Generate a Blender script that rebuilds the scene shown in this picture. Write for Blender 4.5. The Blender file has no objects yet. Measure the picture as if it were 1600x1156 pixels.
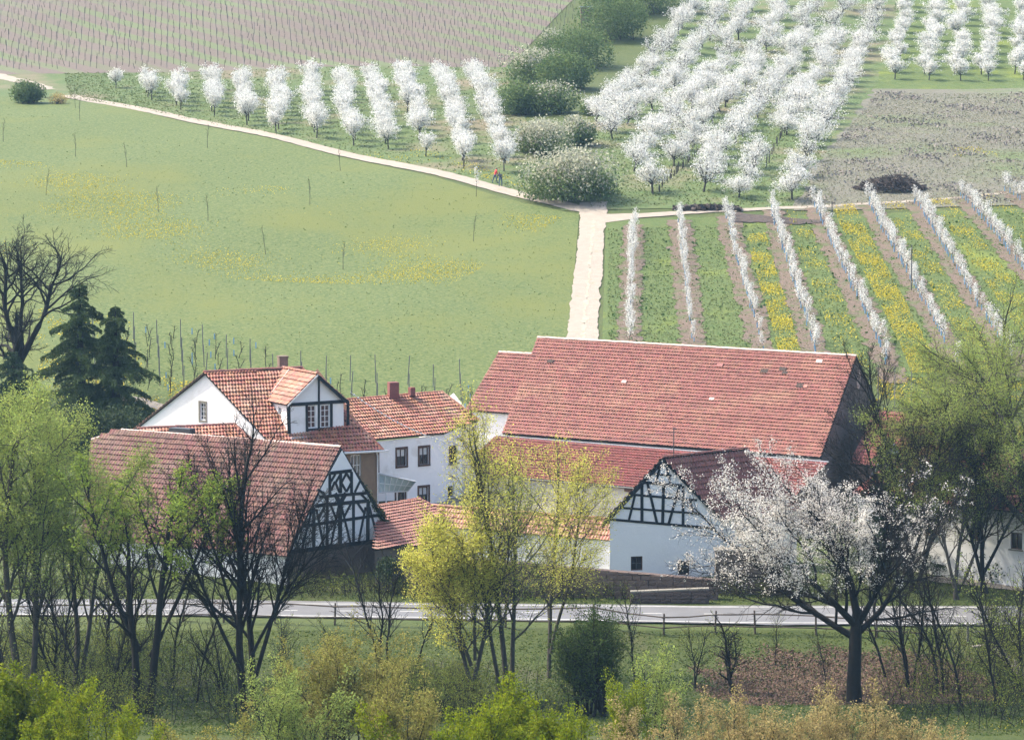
import bpy, math, random
import numpy as np
from mathutils import Vector
from mathutils.geometry import delaunay_2d_cdt

S = bpy.context.scene
COL = S.collection
# ------------------------------------------------------------ camera, light
F, CX, CY, HC = 5500.0, 800.0, 578.0, 37.0
PITCH = math.atan((578 - 30) / F)
cam = bpy.data.cameras.new('camera'); co = bpy.data.objects.new('camera', cam); COL.objects.link(co)
cam.sensor_width = 36.0; cam.lens = 36.0 * F / 1600.0; cam.clip_start = 1; cam.clip_end = 5000
co.location = (0, 0, HC); co.rotation_euler = (math.pi / 2 - PITCH, 0, 0)
S.camera = co
SUN_AZ = math.radians(-72)      # measured from +Y towards +X
SUN_EL = math.radians(52)
w = bpy.data.worlds.new('World'); S.world = w; w.use_nodes = True
nt = w.node_tree; bg = nt.nodes['Background']
sky = nt.nodes.new('ShaderNodeTexSky'); sky.sky_type = 'NISHITA'; sky.sun_disc = False
sky.sun_elevation = SUN_EL; sky.sun_rotation = SUN_AZ; sky.dust_density = 4.0; sky.ozone_density = 1.0; sky.air_density = 0.9
nt.links.new(sky.outputs[0], bg.inputs[0]); bg.inputs[1].default_value = 0.15
sl = bpy.data.lights.new('sun', 'SUN'); so = bpy.data.objects.new('sun', sl); COL.objects.link(so)
sl.energy = 2.15; sl.angle = math.radians(0.6); sl.color = (1.0, 0.92, 0.78)
sd = Vector((math.sin(SUN_AZ) * math.cos(SUN_EL), math.cos(SUN_AZ) * math.cos(SUN_EL), math.sin(SUN_EL)))
so.rotation_euler = (-sd).to_track_quat('-Z', 'Y').to_euler(); so.location = (-60, 100, 120)
S.view_settings.view_transform = 'Standard'; S.view_settings.look = 'None'
S.view_settings.exposure = 1.5; S.view_settings.gamma = 1
HAZE = 0.000125

# ------------------------------------------------------------ geometry of the view, terrain
def ray(px, py):
    dx = (px - CX) / F; dv = -(py - CY) / F
    return (dx, math.cos(PITCH) + dv * math.sin(PITCH), -math.sin(PITCH) + dv * math.cos(PITCH))
def atz(px, py, z):
    r = ray(px, py); t = (z - HC) / r[2]; return Vector((r[0] * t, r[1] * t, z))
def atY(px, py, Y):
    r = ray(px, py); t = Y / r[1]; return Vector((r[0] * t, Y, HC + r[2] * t))
TP = np.array([(-60, 36.5), (0, 34.8), (25, 29.5), (60, 22), (100, 12.5), (140, 4.5), (168, 0.6), (180, -.5), (190, -1.15), (205, -1.5), (212, -.75),
    (215, -.1), (223, .0), (232, .45), (245, 1.2), (262, 2.6), (280, 5.6), (300, 9.75), (330, 14.1), (367, 20.0), (410, 24.7), (458, 29.1),
    (524, 40.1), (600, 52), (800, 80), (1200, 110), (2400, 130)], float)
def _mono():
    x, y = TP[:, 0], TP[:, 1]; d = np.diff(y) / np.diff(x); m = np.zeros(len(x)); m[0] = d[0]; m[-1] = d[-1]
    for i in range(1, len(x) - 1):
        if d[i - 1] * d[i] > 0:
            h0, h1 = x[i] - x[i - 1], x[i + 1] - x[i]; w1, w2 = 2 * h1 + h0, h1 + 2 * h0
            m[i] = (w1 + w2) / (w1 / d[i - 1] + w2 / d[i])
    return m
TM = _mono()
def gz(x, y):
    x = np.asarray(x, float); y = np.clip(np.asarray(y, float), -60, 2399)
    i = np.clip(np.searchsorted(TP[:, 0], y, side='right') - 1, 0, len(TP) - 2)
    x0 = TP[i, 0]; h = TP[i + 1, 0] - x0; t = (y - x0) / h
    z = (2*t**3-3*t**2+1)*TP[i,1] + (t**3-2*t**2+t)*h*TM[i] + (-2*t**3+3*t**2)*TP[i+1,1] + (t**3-t**2)*h*TM[i+1]
    f = np.clip((y - 285) / 30, 0, 1)
    return z + f * (.22 * np.sin(x * .061 + y * .033) + .13 * np.sin(x * .17 - y * .11))
def G(px, py):
    """ground point under a sight line"""
    r = ray(px, py); t = 150.0
    while t < 2300:
        if HC + r[2] * t < float(gz(r[0] * t, r[1] * t)): break
        t += 2.0
    a, b = t - 2, t
    for _ in range(18):
        m = (a + b) / 2
        if HC + r[2] * m < float(gz(r[0] * m, r[1] * m)): b = m
        else: a = m
    return Vector((r[0] * b, r[1] * b, float(gz(r[0] * b, r[1] * b))))
def onplane(px, py, p0, n):
    r = Vector(ray(px, py)); o = Vector((0, 0, HC)); t = (Vector(p0) - o).dot(n) / r.dot(n)
    return o + r * t

# ------------------------------------------------------------ materials
M = {}
def mat(name, c1, c2=None, rough=.85, scale=1.5, bump=0, bscale=8, island=None, c3=None, s3=None, spec=.3, trans=0, detail=6, mid=.5, wid=.25, coords='Object', t3=.55):
    m = bpy.data.materials.new(name); m.use_nodes = True; N = m.node_tree.nodes; L = m.node_tree.links
    b = N['Principled BSDF']; b.inputs['Roughness'].default_value = rough; b.inputs['Specular IOR Level'].default_value = spec
    tc = N.new('ShaderNodeTexCoord'); src = None
    def noise(sc, dt=detail):
        n = N.new('ShaderNodeTexNoise'); n.inputs['Scale'].default_value = sc; n.inputs['Detail'].default_value = dt; n.inputs['Roughness'].default_value = .62
        L.new(tc.outputs[coords], n.inputs['Vector']); return n
    def ramp(fac, a, bb, lo, hi):
        r = N.new('ShaderNodeMapRange'); r.inputs[1].default_value = lo; r.inputs[2].default_value = hi; L.new(fac, r.inputs[0])
        mx = N.new('ShaderNodeMix'); mx.data_type = 'RGBA'; L.new(r.outputs[0], mx.inputs[0])
        for s, v in ((mx.inputs[6], a), (mx.inputs[7], bb)):
            if isinstance(v, tuple): s.default_value = (*v, 1)
            else: L.new(v, s)
        return mx.outputs[2]
    if c2 is None: c2 = tuple(x * .75 for x in c1)
    n1 = noise(scale); src = ramp(n1.outputs[0], c1, c2, mid - wid, mid + wid)
    if c3 is not None:
        n3 = noise(s3 or scale * .2); src = ramp(n3.outputs[0], src, c3, t3, t3 + .15)
    if island is not None:
        g = N.new('ShaderNodeNewGeometry'); hs = N.new('ShaderNodeHueSaturation'); L.new(src, hs.inputs['Color'])
        r = N.new('ShaderNodeMapRange'); r.inputs[3].default_value = 1 - island; r.inputs[4].default_value = 1 + island
        L.new(g.outputs['Random Per Island'], r.inputs[0]); L.new(r.outputs[0], hs.inputs['Value'])
        wn = N.new('ShaderNodeTexWhiteNoise'); wn.noise_dimensions = '1D'; L.new(g.outputs['Random Per Island'], wn.inputs['W'])
        r2 = N.new('ShaderNodeMapRange'); r2.inputs[3].default_value = .5 - island * .06; r2.inputs[4].default_value = .5 + island * .06
        L.new(wn.outputs[0], r2.inputs[0]); L.new(r2.outputs[0], hs.inputs['Hue']); src = hs.outputs[0]
    L.new(src, b.inputs['Base Color'])
    if bump:
        nb = noise(bscale); bp = N.new('ShaderNodeBump'); bp.inputs['Strength'].default_value = 1; bp.inputs['Distance'].default_value = bump
        L.new(nb.outputs[0], bp.inputs['Height']); L.new(bp.outputs[0], b.inputs['Normal'])
    if trans:
        t = N.new('ShaderNodeBsdfTranslucent'); L.new(src, t.inputs[0]); mx = N.new('ShaderNodeMixShader'); mx.inputs[0].default_value = trans
        L.new(b.outputs[0], mx.inputs[1]); L.new(t.outputs[0], mx.inputs[2]); L.new(mx.outputs[0], N['Material Output'].inputs[0])
    m.diffuse_color = (*c1, 1); M[name] = m; return m
# ground
mat('ground', (.05, .078, .015), (.085, .10, .028), scale=.3, bump=.12, bscale=3)
mat('meadow', (.055, .092, .018), (.135, .16, .05), scale=3.2, bump=.08, bscale=6, c3=(.118, .138, .03), s3=.05, t3=.48, detail=15, wid=.14)
mat('lawn', (.034, .055, .006), (.065, .082, .012), scale=.8, bump=.15, bscale=5, c3=(.065, .065, .022), s3=.12, detail=9)
mat('orchard_grass', (.07, .125, .032), (.125, .15, .055), scale=.7, bump=.25, bscale=2.5, c3=(.19, .16, .10), s3=.09, t3=.5, detail=9)
mat('young_grass', (.065, .112, .024), (.115, .145, .04), scale=1.2, bump=.2, bscale=4, c3=(.16, .2, .03), s3=.1, detail=9)
mat('fallow', (.17, .155, .125), (.135, .14, .09), scale=.5, bump=.3, bscale=2, c3=(.12, .16, .06), s3=.06, t3=.52, detail=10)
mat('soil', (.19, .135, .10), (.135, .105, .075), scale=1.5, bump=.2, bscale=5, c3=(.10, .125, .045), s3=.7, t3=.5, detail=10)
mat('dark_soil', (.10, .075, .06), (.07, .055, .045), scale=1.5, bump=.2, bscale=5)
mat('track_grass', (.30, .27, .19), (.40, .36, .29), scale=1.6, c3=(.17, .19, .09), s3=1.1, t3=.6)
mat('litter', (.15, .10, .065), (.21, .145, .095), scale=1.8, bump=.2, bscale=6, c3=(.08, .10, .03), s3=.3, t3=.52, detail=10)
mat('gravel', (.36, .31, .25), (.28, .245, .195), scale=1.2, bump=.05, bscale=8, c3=(.25, .25, .15), s3=.9, t3=.6)
mat('asphalt', (.165, .165, .165), (.12, .12, .12), scale=.5, c3=(.14, .135, .13), s3=.35, detail=11, rough=.6, bump=.01, bscale=20, spec=.5)
mat('paint', (.5, .5, .48), (.36, .36, .34), scale=4)
mat('yellow_flower', (.62, .50, .035), (.50, .42, .05), scale=2, trans=.25, island=.15)
mat('yard', (.26, .24, .2), (.18, .17, .13), scale=.8, bump=.05)
# buildings
mat('tile', (.285, .11, .078), (.205, .078, .058), scale=.9, rough=.5, island=.15, c3=(.29, .14, .09), s3=.35, t3=.5, spec=.45)
mat('tile_dark', (.24, .09, .065), (.15, .065, .05), scale=1.1, rough=.55, island=.28, c3=(.11, .08, .06), s3=.5, t3=.5, spec=.4)
mat('tile_old', (.165, .06, .043), (.11, .043, .034), scale=.9, rough=.7, island=.3, c3=(.16, .085, .062), s3=.4, t3=.5, spec=.45)
mat('tile_orange', (.37, .14, .08), (.27, .10, .055), scale=.8, rough=.5, island=.27, c3=(.40, .22, .15), s3=.5, t3=.5, spec=.45)
mat('tile_deep', (.25, .07, .05), (.17, .055, .042), scale=.9, rough=.5, island=.15, spec=.45)
mat('mortar', (.62, .52, .46), (.5, .33, .27), scale=2.5)
mat('underroof', (.06, .045, .035), (.04, .03, .025), scale=3)
mat('white_wall', (.88, .86, .83), (.81, .79, .76), scale=.6, bump=.02, bscale=6, c3=(.64, .61, .55), s3=.45, t3=.57, detail=10)
mat('cream_wall', (.68, .63, .57), (.60, .55, .5), scale=.5, bump=.02, bscale=6)
mat('plaster_brown', (.19, .155, .12), (.13, .10, .08), scale=.7, bump=.04, bscale=5, c3=(.09, .06, .045), s3=.25, t3=.5, detail=9)
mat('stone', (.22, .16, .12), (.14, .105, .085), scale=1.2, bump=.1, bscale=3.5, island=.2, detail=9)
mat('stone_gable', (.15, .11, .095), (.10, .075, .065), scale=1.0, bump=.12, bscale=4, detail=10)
mat('stone_cap', (.27, .245, .20), (.17, .16, .13), scale=1.5, bump=.04)
mat('brick', (.26, .17, .11), (.19, .125, .085), scale=2.5, island=.2)
mat('chimney_brick', (.24, .09, .07), (.15, .07, .06), scale=3, island=.2)
mat('timber', (.006, .010, .014), (.010, .014, .017), scale=4, rough=.7)
mat('timber_brown', (.10, .05, .03), (.07, .035, .025), scale=4, rough=.6)
mat('frame_white', (.72, .72, .70), (.6, .6, .58), scale=4, rough=.5)
mat('glass', (.012, .014, .018), (.03, .03, .035), scale=3, rough=.08, spec=.6)
mat('curtain', (.6, .6, .58), (.45, .45, .45), scale=8)
mat('metal', (.5, .52, .54), (.38, .4, .42), scale=3, rough=.4, spec=.6)
mat('metal_dark', (.05, .05, .055), (.08, .08, .08), scale=3, rough=.5)
mat('greenglass', (.33, .40, .38), (.24, .30, .29), scale=1.5, rough=.25, spec=.7, island=.15)
mat('post_wood', (.13, .10, .075), (.07, .055, .045), scale=6, bump=.01)
mat('grey_post', (.22, .21, .20), (.15, .145, .14), scale=6)
mat('blue_sleeve', (.24, .42, .58), (.16, .32, .50), scale=2, rough=.5, trans=.2)
# vegetation
mat('bark', (.017, .014, .011), (.008, .007, .006), scale=3, bump=.03, bscale=9)
mat('bark_grey', (.08, .07, .055), (.045, .04, .032), scale=3, bump=.03, bscale=9)
mat('bark_far', (.07, .06, .05), (.045, .04, .035), scale=3)
mat('blossom', (.84, .83, .78), (.68, .67, .62), scale=1, trans=.3, island=.2)
mat('blossom_near', (.86, .81, .73), (.72, .67, .60), scale=1, trans=.3, island=.15)
mat('cream_blossom', (.55, .52, .40), (.33, .35, .24), scale=.8, trans=.35, island=.3)
mat('leaf_lime', (.26, .33, .05), (.17, .25, .035), scale=.7, trans=.5, island=.3)
mat('leaf_willow', (.66, .62, .13), (.52, .52, .10), scale=.7, trans=.6, island=.28)
mat('leaf_willow2', (.36, .42, .11), (.25, .32, .07), scale=.6, trans=.55, island=.3)
mat('leaf_green', (.075, .115, .022), (.045, .075, .016), scale=.8, trans=.4, island=.3)
mat('leaf_bright', (.27, .31, .008), (.12, .17, .006), scale=1.2, trans=.5, island=.3)
mat('leaf_olive', (.28, .28, .05), (.27, .23, .07), scale=1.0, trans=.45, island=.35)
mat('leaf_tan', (.44, .35, .15), (.30, .24, .09), scale=1.2, trans=.45, island=.3)
mat('leaf_dark', (.03, .05, .018), (.05, .075, .025), scale=.8, trans=.2, island=.3)
mat('leaf_hedge', (.17, .23, .07), (.07, .115, .04), scale=.35, trans=.3, island=.3)
mat('needle', (.035, .065, .025), (.055, .09, .035), scale=.8, trans=.2, island=.25)
mat('larch', (.085, .125, .035), (.045, .08, .025), scale=.8, trans=.35, island=.25)
mat('brush', (.05, .04, .035), (.09, .07, .06), scale=2, island=.4)
mat('dry_grass', (.27, .24, .165), (.17, .19, .10), scale=.2, trans=.3, island=.3)
mat('blade', (.05, .095, .012), (.09, .12, .025), scale=.3, trans=.4, island=.3)
mat('blade_far', (.09, .138, .038), (.145, .165, .06), scale=.12, trans=.3, island=.2)
mat('dark_weed', (.05, .10, .02), (.06, .12, .03), scale=1, trans=.3, island=.3)
mat('skin', (.5, .3, .22)); mat('red_cloth', (.55, .06, .06)); mat('dark_cloth', (.03, .035, .05)); mat('jeans', (.07, .11, .18)); mat('hair', (.04, .025, .02))

# ------------------------------------------------------------ mesh helpers
class MB:
    def __init__(s): s.v = []; s.f = []
    def quad(s, a, b, c, d):
        n = len(s.v); s.v += [tuple(a), tuple(b), tuple(c), tuple(d)]; s.f.append((n, n+1, n+2, n+3))
    def poly(s, pts):
        n = len(s.v); s.v += [tuple(p) for p in pts]; s.f.append(tuple(range(n, n + len(pts))))
    def box(s, c, x, y, z):
        c, x, y, z = Vector(c), Vector(x), Vector(y), Vector(z); n = len(s.v)
        for k in (-1, 1):
            for j in (-1, 1):
                for i in (-1, 1): s.v.append(tuple(c + x*i + y*j + z*k))
        for q in ((0,2,3,1),(4,5,7,6),(0,1,5,4),(2,6,7,3),(0,4,6,2),(1,3,7,5)): s.f.append(tuple(n + i for i in q))
    def bar(s, p, q, w, d, nrm):
        """beam from p to q, width w in the plane, depth d along nrm (its back on the plane)"""
        p, q, nrm = Vector(p), Vector(q), Vector(nrm); a = (q - p); sd_ = a.normalized().cross(nrm).normalized()
        s.box((p + q) / 2 + nrm * (d / 2 - .01), a / 2, sd_ * w / 2, nrm * d / 2)
    def tube(s, pts, rad, n=6, cap=True):
        pts = [Vector(p) for p in pts]; b = len(s.v); m = len(pts)
        for i, p in enumerate(pts):
            d = (pts[min(i+1, m-1)] - pts[max(i-1, 0)]).normalized()
            a = d.cross(Vector((0, 0, 1)) if abs(d.z) < .9 else Vector((1, 0, 0))).normalized(); c = d.cross(a)
            r = rad[i] if hasattr(rad, '__len__') else rad
            for k in range(n):
                t = 2 * math.pi * k / n; s.v.append(tuple(p + a * math.cos(t) * r + c * math.sin(t) * r))
        for i in range(m - 1):
            for k in range(n):
                k2 = (k + 1) % n; s.f.append((b+i*n+k, b+i*n+k2, b+(i+1)*n+k2, b+(i+1)*n+k))
        if cap: s.f.append(tuple(b + k for k in range(n))[::-1]); s.f.append(tuple(b+(m-1)*n+k for k in range(n)))
    def build(s, name, m, parent=None, kind=None, base=None):
        me = bpy.data.meshes.new(name); off = base if base is not None else (parent_base(parent) if parent else Vector((0,0,0)))
        me.from_pydata([(x-off[0], y-off[1], z-off[2]) for x, y, z in s.v], [], s.f)
        me.materials.append(M[m] if isinstance(m, str) else m)
        o = bpy.data.objects.new(name, me); COL.objects.link(o)
        if parent: o.parent = parent
        elif base is not None: o.location = off
        if kind: o['kind'] = kind
        return o
def parent_base(p):
    b = Vector((0, 0, 0))
    while p: b += p.location; p = p.parent
    return b
def thing(name, label, cat, loc, group=None):
    o = bpy.data.objects.new(name, None); COL.objects.link(o); o.location = loc; o.empty_display_size = .3
    return tag(o, label, cat, group)
def tag(o, label, cat, group=None, kind=None):
    o['label'] = label; o['category'] = cat
    if group: o['group'] = group
    if kind: o['kind'] = kind
    return o
def npmesh(name, V, FA, mats, mi=None):
    """V (n,3); FA list of int arrays (k,3)/(k,4); mi material index per array"""
    me = bpy.data.meshes.new(name); me.vertices.add(len(V)); me.vertices.foreach_set('co', np.asarray(V, np.float32).ravel())
    FA = [f for f in FA]; tot = sum(f.size for f in FA); nf = sum(len(f) for f in FA)
    me.loops.add(tot); me.loops.foreach_set('vertex_index', np.concatenate([f.ravel() for f in FA]).astype(np.int32))
    st = np.concatenate([np.full(len(f), f.shape[1]) for f in FA]); start = np.concatenate([[0], np.cumsum(st)[:-1]])
    me.polygons.add(nf); me.polygons.foreach_set('loop_start', start.astype(np.int32))
    for m in mats: me.materials.append(M[m])
    if mi: me.polygons.foreach_set('material_index', np.concatenate([np.full(len(f), k) for f, k in zip(FA, mi)]).astype(np.int32))
    me.update(calc_edges=True); return me
def ob(name, me, parent=None, kind=None, loc=None, link=True):
    o = bpy.data.objects.new(name, me); COL.objects.link(o)
    if parent: o.parent = parent
    if loc is not None: o.location = loc
    if kind: o['kind'] = kind
    return o
def quads(rng, C, size, asp=.6, up=0.0):
    N = len(C); a = rng.normal(size=(N, 3)); a /= np.linalg.norm(a, axis=1)[:, None]
    b = rng.normal(size=(N, 3)); 
    if up: 
        nz = rng.normal(size=(N, 3)) * (1-up); nz[:, 2] += 1; b = np.cross(nz, a)
    else: b = np.cross(a, b)
    b /= np.linalg.norm(b, axis=1)[:, None] + 1e-9
    s = (size * rng.uniform(.6, 1.35, N))[:, None]
    V = np.stack([C + a*s, C + b*s*asp, C - a*s, C - b*s*asp], 1).reshape(-1, 3)
    return V, np.arange(4 * N).reshape(N, 4)

# ------------------------------------------------------------ ground
def grid(name, xs, ys, m, dz=0, kind='structure'):
    X, Y = np.meshgrid(xs, ys); Z = gz(X, Y) + dz; V = np.stack([X, Y, Z], -1).reshape(-1, 3); nx, ny = len(xs), len(ys)
    i = np.arange(nx * ny).reshape(ny, nx); f = np.stack([i[:-1,:-1], i[:-1,1:], i[1:,1:], i[1:,:-1]], -1).reshape(-1, 4)
    me = npmesh(name, V, [f], [m]); me.polygons.foreach_set('use_smooth', np.ones(len(f), bool)); return ob(name, me, kind=kind)
ys = np.concatenate([np.arange(-60, 180, 4.), np.arange(180, 300, 1.), np.arange(300, 620, 2.), np.linspace(620, 2390, 40)])
xs = np.concatenate([np.linspace(-900, -130, 20), np.arange(-120, 121, 2.), np.linspace(130, 900, 20)])
grid('ground', xs, ys, 'ground')
def loft(name, LA, LB, m, dz=.05, step=1.0, wig=0.0, seed=0, world=False, cols=None, label=None):
    """sheet on the terrain between two picture (or world) polylines"""
    rng = np.random.default_rng(seed)
    def res(L, n):
        P = np.array([(p[0], p[1]) if world else tuple(G(*p))[:2] for p in L], float); d = np.r_[0, np.cumsum(np.linalg.norm(np.diff(P, axis=0), axis=1))]
        t = np.linspace(0, d[-1], n); return np.stack([np.interp(t, d, P[:, 0]), np.interp(t, d, P[:, 1])], 1), d[-1]
    _, dl = res(LA, 2); n = max(2, int(dl / step) + 1); A, _ = res(LA, n); B, _ = res(LB, n)
    if wig:
        def w1():
            a = rng.normal(size=n); k = np.ones(3) / 3; return (np.convolve(a, k, 'same') + .4 * rng.normal(size=n))[:, None] * wig
        D = (B - A); D = D / (np.linalg.norm(D, axis=1)[:, None] + 1e-9); A = A + D * w1(); B = B + D * w1()
    wd = np.linalg.norm(B - A, axis=1).max(); c = cols or max(2, int(wd / step) + 1)
    T = np.linspace(0, 1, c)[None, :, None]; Pn = A[:, None, :] * (1 - T) + B[:, None, :] * T
    Z = gz(Pn[..., 0], Pn[..., 1]) + dz; V = np.concatenate([Pn, Z[..., None]], -1).reshape(-1, 3)
    i = np.arange(n * c).reshape(n, c); f = np.stack([i[:-1,:-1], i[1:,:-1], i[1:,1:], i[:-1,1:]], -1).reshape(-1, 4)
    me = npmesh(name, V, [f], [m]); me.polygons.foreach_set('use_smooth', np.ones(len(f), bool))
    return ob(name, me, kind='structure')
# left meadow, big
loft('meadow', [(-500, 640), (-450, 168), (-300, 115)][::-1][:2] if 0 else [(-900, 60), (-60, 148), (110, 156), (320, 198), (480, 232), (640, 269), (780, 308), (905, 336)],
     [(-900, 640), (-60, 640), (100, 650), (250, 660), (420, 665), (600, 665), (740, 650), (880, 640)], 'meadow', .05, 1.5, 0, 1, cols=90)
# lower lawn
loft('lawn', [(-900, 1180), (2500, 1180)], [(-900, 985), (2500, 985)], 'lawn', .04, 1.0)
# orchards
loft('orchard_grass', [(-60, 118), (150, 112), (560, 104), (800, 104)], [(-60, 150), (110, 153), (480, 226), (850, 312)], 'orchard_grass', .05, 1.5, 0.4, 4, cols=50)
loft('orchard_grass', [(880, 330), (930, 180), (1040, 60), (1090, -40)], [(1310, 330), (1380, 150), (1400, 60), (1410, -40)], 'orchard_grass', .06, 1.5, .5, 5, cols=60)
loft('orchard_grass', [(1360, 145), (1400, 60), (1405, -40)], [(2300, 145), (2300, 60), (2300, -40)], 'young_grass', .075, 1.5, .4, 6, cols=50)
loft('fallow_field', [(1240, 330), (1300, 230), (1365, 140)], [(2300, 318), (2300, 230), (2300, 135)], 'fallow', .085, 1.2, .5, 7)
loft('young_orchard_grass', [(940, 560), (947, 345)], [(2300, 640), (2300, 318)], 'young_grass', .05, 1.2, 0)

loft('track_crown', [(906, 560), (911, 500), (918, 430), (924, 370), (927, 345)], [(912, 560), (916, 500), (922, 430), (927.5, 370), (930, 345)], 'track_grass', .10, .4, .14, 90)
# vineyard on the far slope
vdir = (G(330, 116) - G(20, 30)); vdir.z = 0; vdir.normalize(); vper = Vector((-vdir.y, vdir.x, 0))
vang = math.atan2(vper.y, vper.x)
def vine_mat():
    m = mat('vineyard_soil', (.135, .105, .085), (.165, .132, .108), scale=1.2, bump=.2, bscale=3); N = m.node_tree.nodes; L = m.node_tree.links
    tc = N['Texture Coordinate']; vr = N.new('ShaderNodeVectorRotate'); vr.rotation_type = 'Z_AXIS'; vr.inputs['Angle'].default_value = -vang; L.new(tc.outputs['Object'], vr.inputs[0])
    sx = N.new('ShaderNodeSeparateXYZ'); L.new(vr.outputs[0], sx.inputs[0])
    def stripes(per, lo, hi):
        a = N.new('ShaderNodeMath'); a.operation = 'MULTIPLY'; a.inputs[1].default_value = 2 * math.pi / per; L.new(sx.outputs[0], a.inputs[0])
        b = N.new('ShaderNodeMath'); b.operation = 'SINE'; L.new(a.outputs[0], b.inputs[0])
        c = N.new('ShaderNodeMapRange'); c.inputs[1].default_value = lo; c.inputs[2].default_value = hi; L.new(b.outputs[0], c.inputs[0]); return c.outputs[0]
    st = stripes(5.0, -.1, .5)
    nz = N.new('ShaderNodeTexNoise'); nz.inputs['Scale'].default_value = .035; L.new(tc.outputs['Object'], nz.inputs[0])
    mr = N.new('ShaderNodeMapRange'); mr.inputs[1].default_value = .38; mr.inputs[2].default_value = .6; mr.inputs[3].default_value = 1.0; mr.inputs[4].default_value = .35; L.new(nz.outputs[0], mr.inputs[0])
    n2 = N.new('ShaderNodeTexNoise'); n2.inputs['Scale'].default_value = 1.1; n2.inputs['Detail'].default_value = 6; L.new(tc.outputs['Object'], n2.inputs[0])
    m2 = N.new('ShaderNodeMapRange'); m2.inputs[1].default_value = .2; m2.inputs[2].default_value = .42; L.new(n2.outputs[0], m2.inputs[0])
    q = N.new('ShaderNodeMath'); q.operation = 'MULTIPLY'; L.new(st, q.inputs[0]); L.new(mr.outputs[0], q.inputs[1])
    q2 = N.new('ShaderNodeMath'); q2.operation = 'MULTIPLY'; L.new(q.outputs[0], q2.inputs[0]); L.new(m2.outputs[0], q2.inputs[1])
    b = N['Principled BSDF']; old = b.inputs['Base Color'].links[0].from_socket
    mx = N.new('ShaderNodeMix'); mx.data_type = 'RGBA'; mx.inputs[7].default_value = (.13, .165, .07, 1); L.new(q2.outputs[0], mx.inputs[0]); L.new(old, mx.inputs[6]); L.new(mx.outputs[2], b.inputs['Base Color'])
vine_mat()
VT = [(-60, -60), (300, -60), (600, -60), (900, -60)]; VB = [(-60, 114), (160, 112), (560, 106), (800, 103)]
loft('vineyard_slope', [(-900, -40), (-80, -40), (940, -40)], [(-900, 60), (-80, 121), (790, 106)], 'vineyard_soil', .07, 2, .3, 8, cols=60)
# tracks and roads
def track(name, pts, wd, m, dz=.1, wig=.12, seed=0, step=.6):
    P = [G(*p) for p in pts]; A, B = [], []
    for i, p in enumerate(P):
        d = P[min(i+1, len(P)-1)] - P[max(i-1, 0)]; d.z = 0; d.normalize(); n = Vector((-d.y, d.x, 0)); ww = wd[i] if hasattr(wd, '__len__') else wd
        A.append(p + n * ww / 2); B.append(p - n * ww / 2)
    return loft(name, [(a.x, a.y) for a in A], [(b.x, b.y) for b in B], m, dz, step, wig, seed, world=True)
loft('farm_track', [(880, 560), (889, 500), (897, 430), (905, 370), (905, 318)], [(934, 560), (935, 500), (940, 430), (944, 370), (950, 316)], 'gravel', .085, .6, .09, 9)
track('field_path', [(940, 331), (905, 328), (870, 318), (780, 297), (640, 262), (480, 227), (320, 193), (200, 168), (105, 150)], 2.1, 'gravel', .085, .09, 10)
track('field_path', [(75, 141), (40, 130), (-60, 106)], 2.4, 'gravel', .085, .2, 11)
track('field_path', [(935, 343), (1000, 338), (1100, 332), (1250, 325), (1400, 317), (1500, 310), (1700, 292)], [4.4, 1.7, 1.1, .9, .8, .8, .8], 'gravel', .09, .12, 12)
track('field_path', [(185, 628), (215, 625), (260, 640), (300, 650)], 1.4, 'gravel', .12, .2, 13)
loft('road', [(-900, 961), (300, 964), (600, 967.5), (900, 972.5), (1150, 977), (2500, 983)], [(-900, 938), (300, 938), (700, 944), (1100, 948), (2500, 950)], 'asphalt', .10, 1, .08, 14)
loft('road_edge_line', [(-900, 960), (300, 963), (600, 966.4), (900, 971.3), (1150, 975.7), (2500, 981.6)], [(-900, 958.9), (300, 961.9), (600, 965.3), (900, 970.1), (1150, 974.5), (2500, 980.4)], 'paint', .115, 1, .01, 15, cols=2)
loft('road_edge_line', [(-900, 941), (700, 947), (1100, 951), (2500, 953)], [(-900, 940), (700, 946), (1100, 950), (2500, 952)], 'paint', .115, 1, .01, 15, cols=2)
for x in range(-40, 1640, 95):
    loft('lane_dash', [(x, 952.6 + x * .0085), (x + 30, 952.8 + x * .0085)], [(x, 951.7 + x * .0085), (x + 30, 951.9 + x * .0085)], 'paint', .116, 1, 0, cols=2)
loft('verge', [(-900, 939), (700, 945), (1100, 949), (2500, 951)], [(-900, 905), (700, 905), (1100, 905), (2500, 905)], 'lawn', .055, 1, .1, 16)
loft('yard', [(560, 850), (1000, 850)], [(560, 700), (1000, 700)], 'yard', .05, 2)
track('side_path', [(1440, 905), (1520, 913), (1600, 922), (1700, 932)], 1.6, 'gravel', .12, .1, 17)
loft('soil_patch', [(1140, 333), (1290, 346)], [(1140, 349), (1280, 352)], 'dark_soil', .14, .5, .3, 18)

# young orchard rows: soil strips
ROWS = [((984, 545), (990, 352)), ((1083, 548), (1063, 345)), ((1192, 556), (1137, 338)), ((1276, 560), (1207, 330)), ((1392, 585), (1274, 325)),
        ((1500, 585), (1356, 318)), ((1585, 575), (1430, 316)), ((1690, 520), (1502, 308)), ((1700, 390), (1572, 300))]
rowW = [(G(*a), G(*b)) for a, b in ROWS]
for k, (a, b) in enumerate(rowW):
    d = (b - a); d.z = 0; n = Vector((-d.y, d.x, 0)).normalized(); hw = 1.12 if k else .95; a2 = a - d * .04
    loft('soil_strip', [(a2.x + n.x*hw, a2.y + n.y*hw), (b.x + n.x*hw, b.y + n.y*hw)], [(a2.x - n.x*hw, a2.y - n.y*hw), (b.x - n.x*hw, b.y - n.y*hw)], 'soil', .09, .4, .26, 20 + k, world=True)

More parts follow.
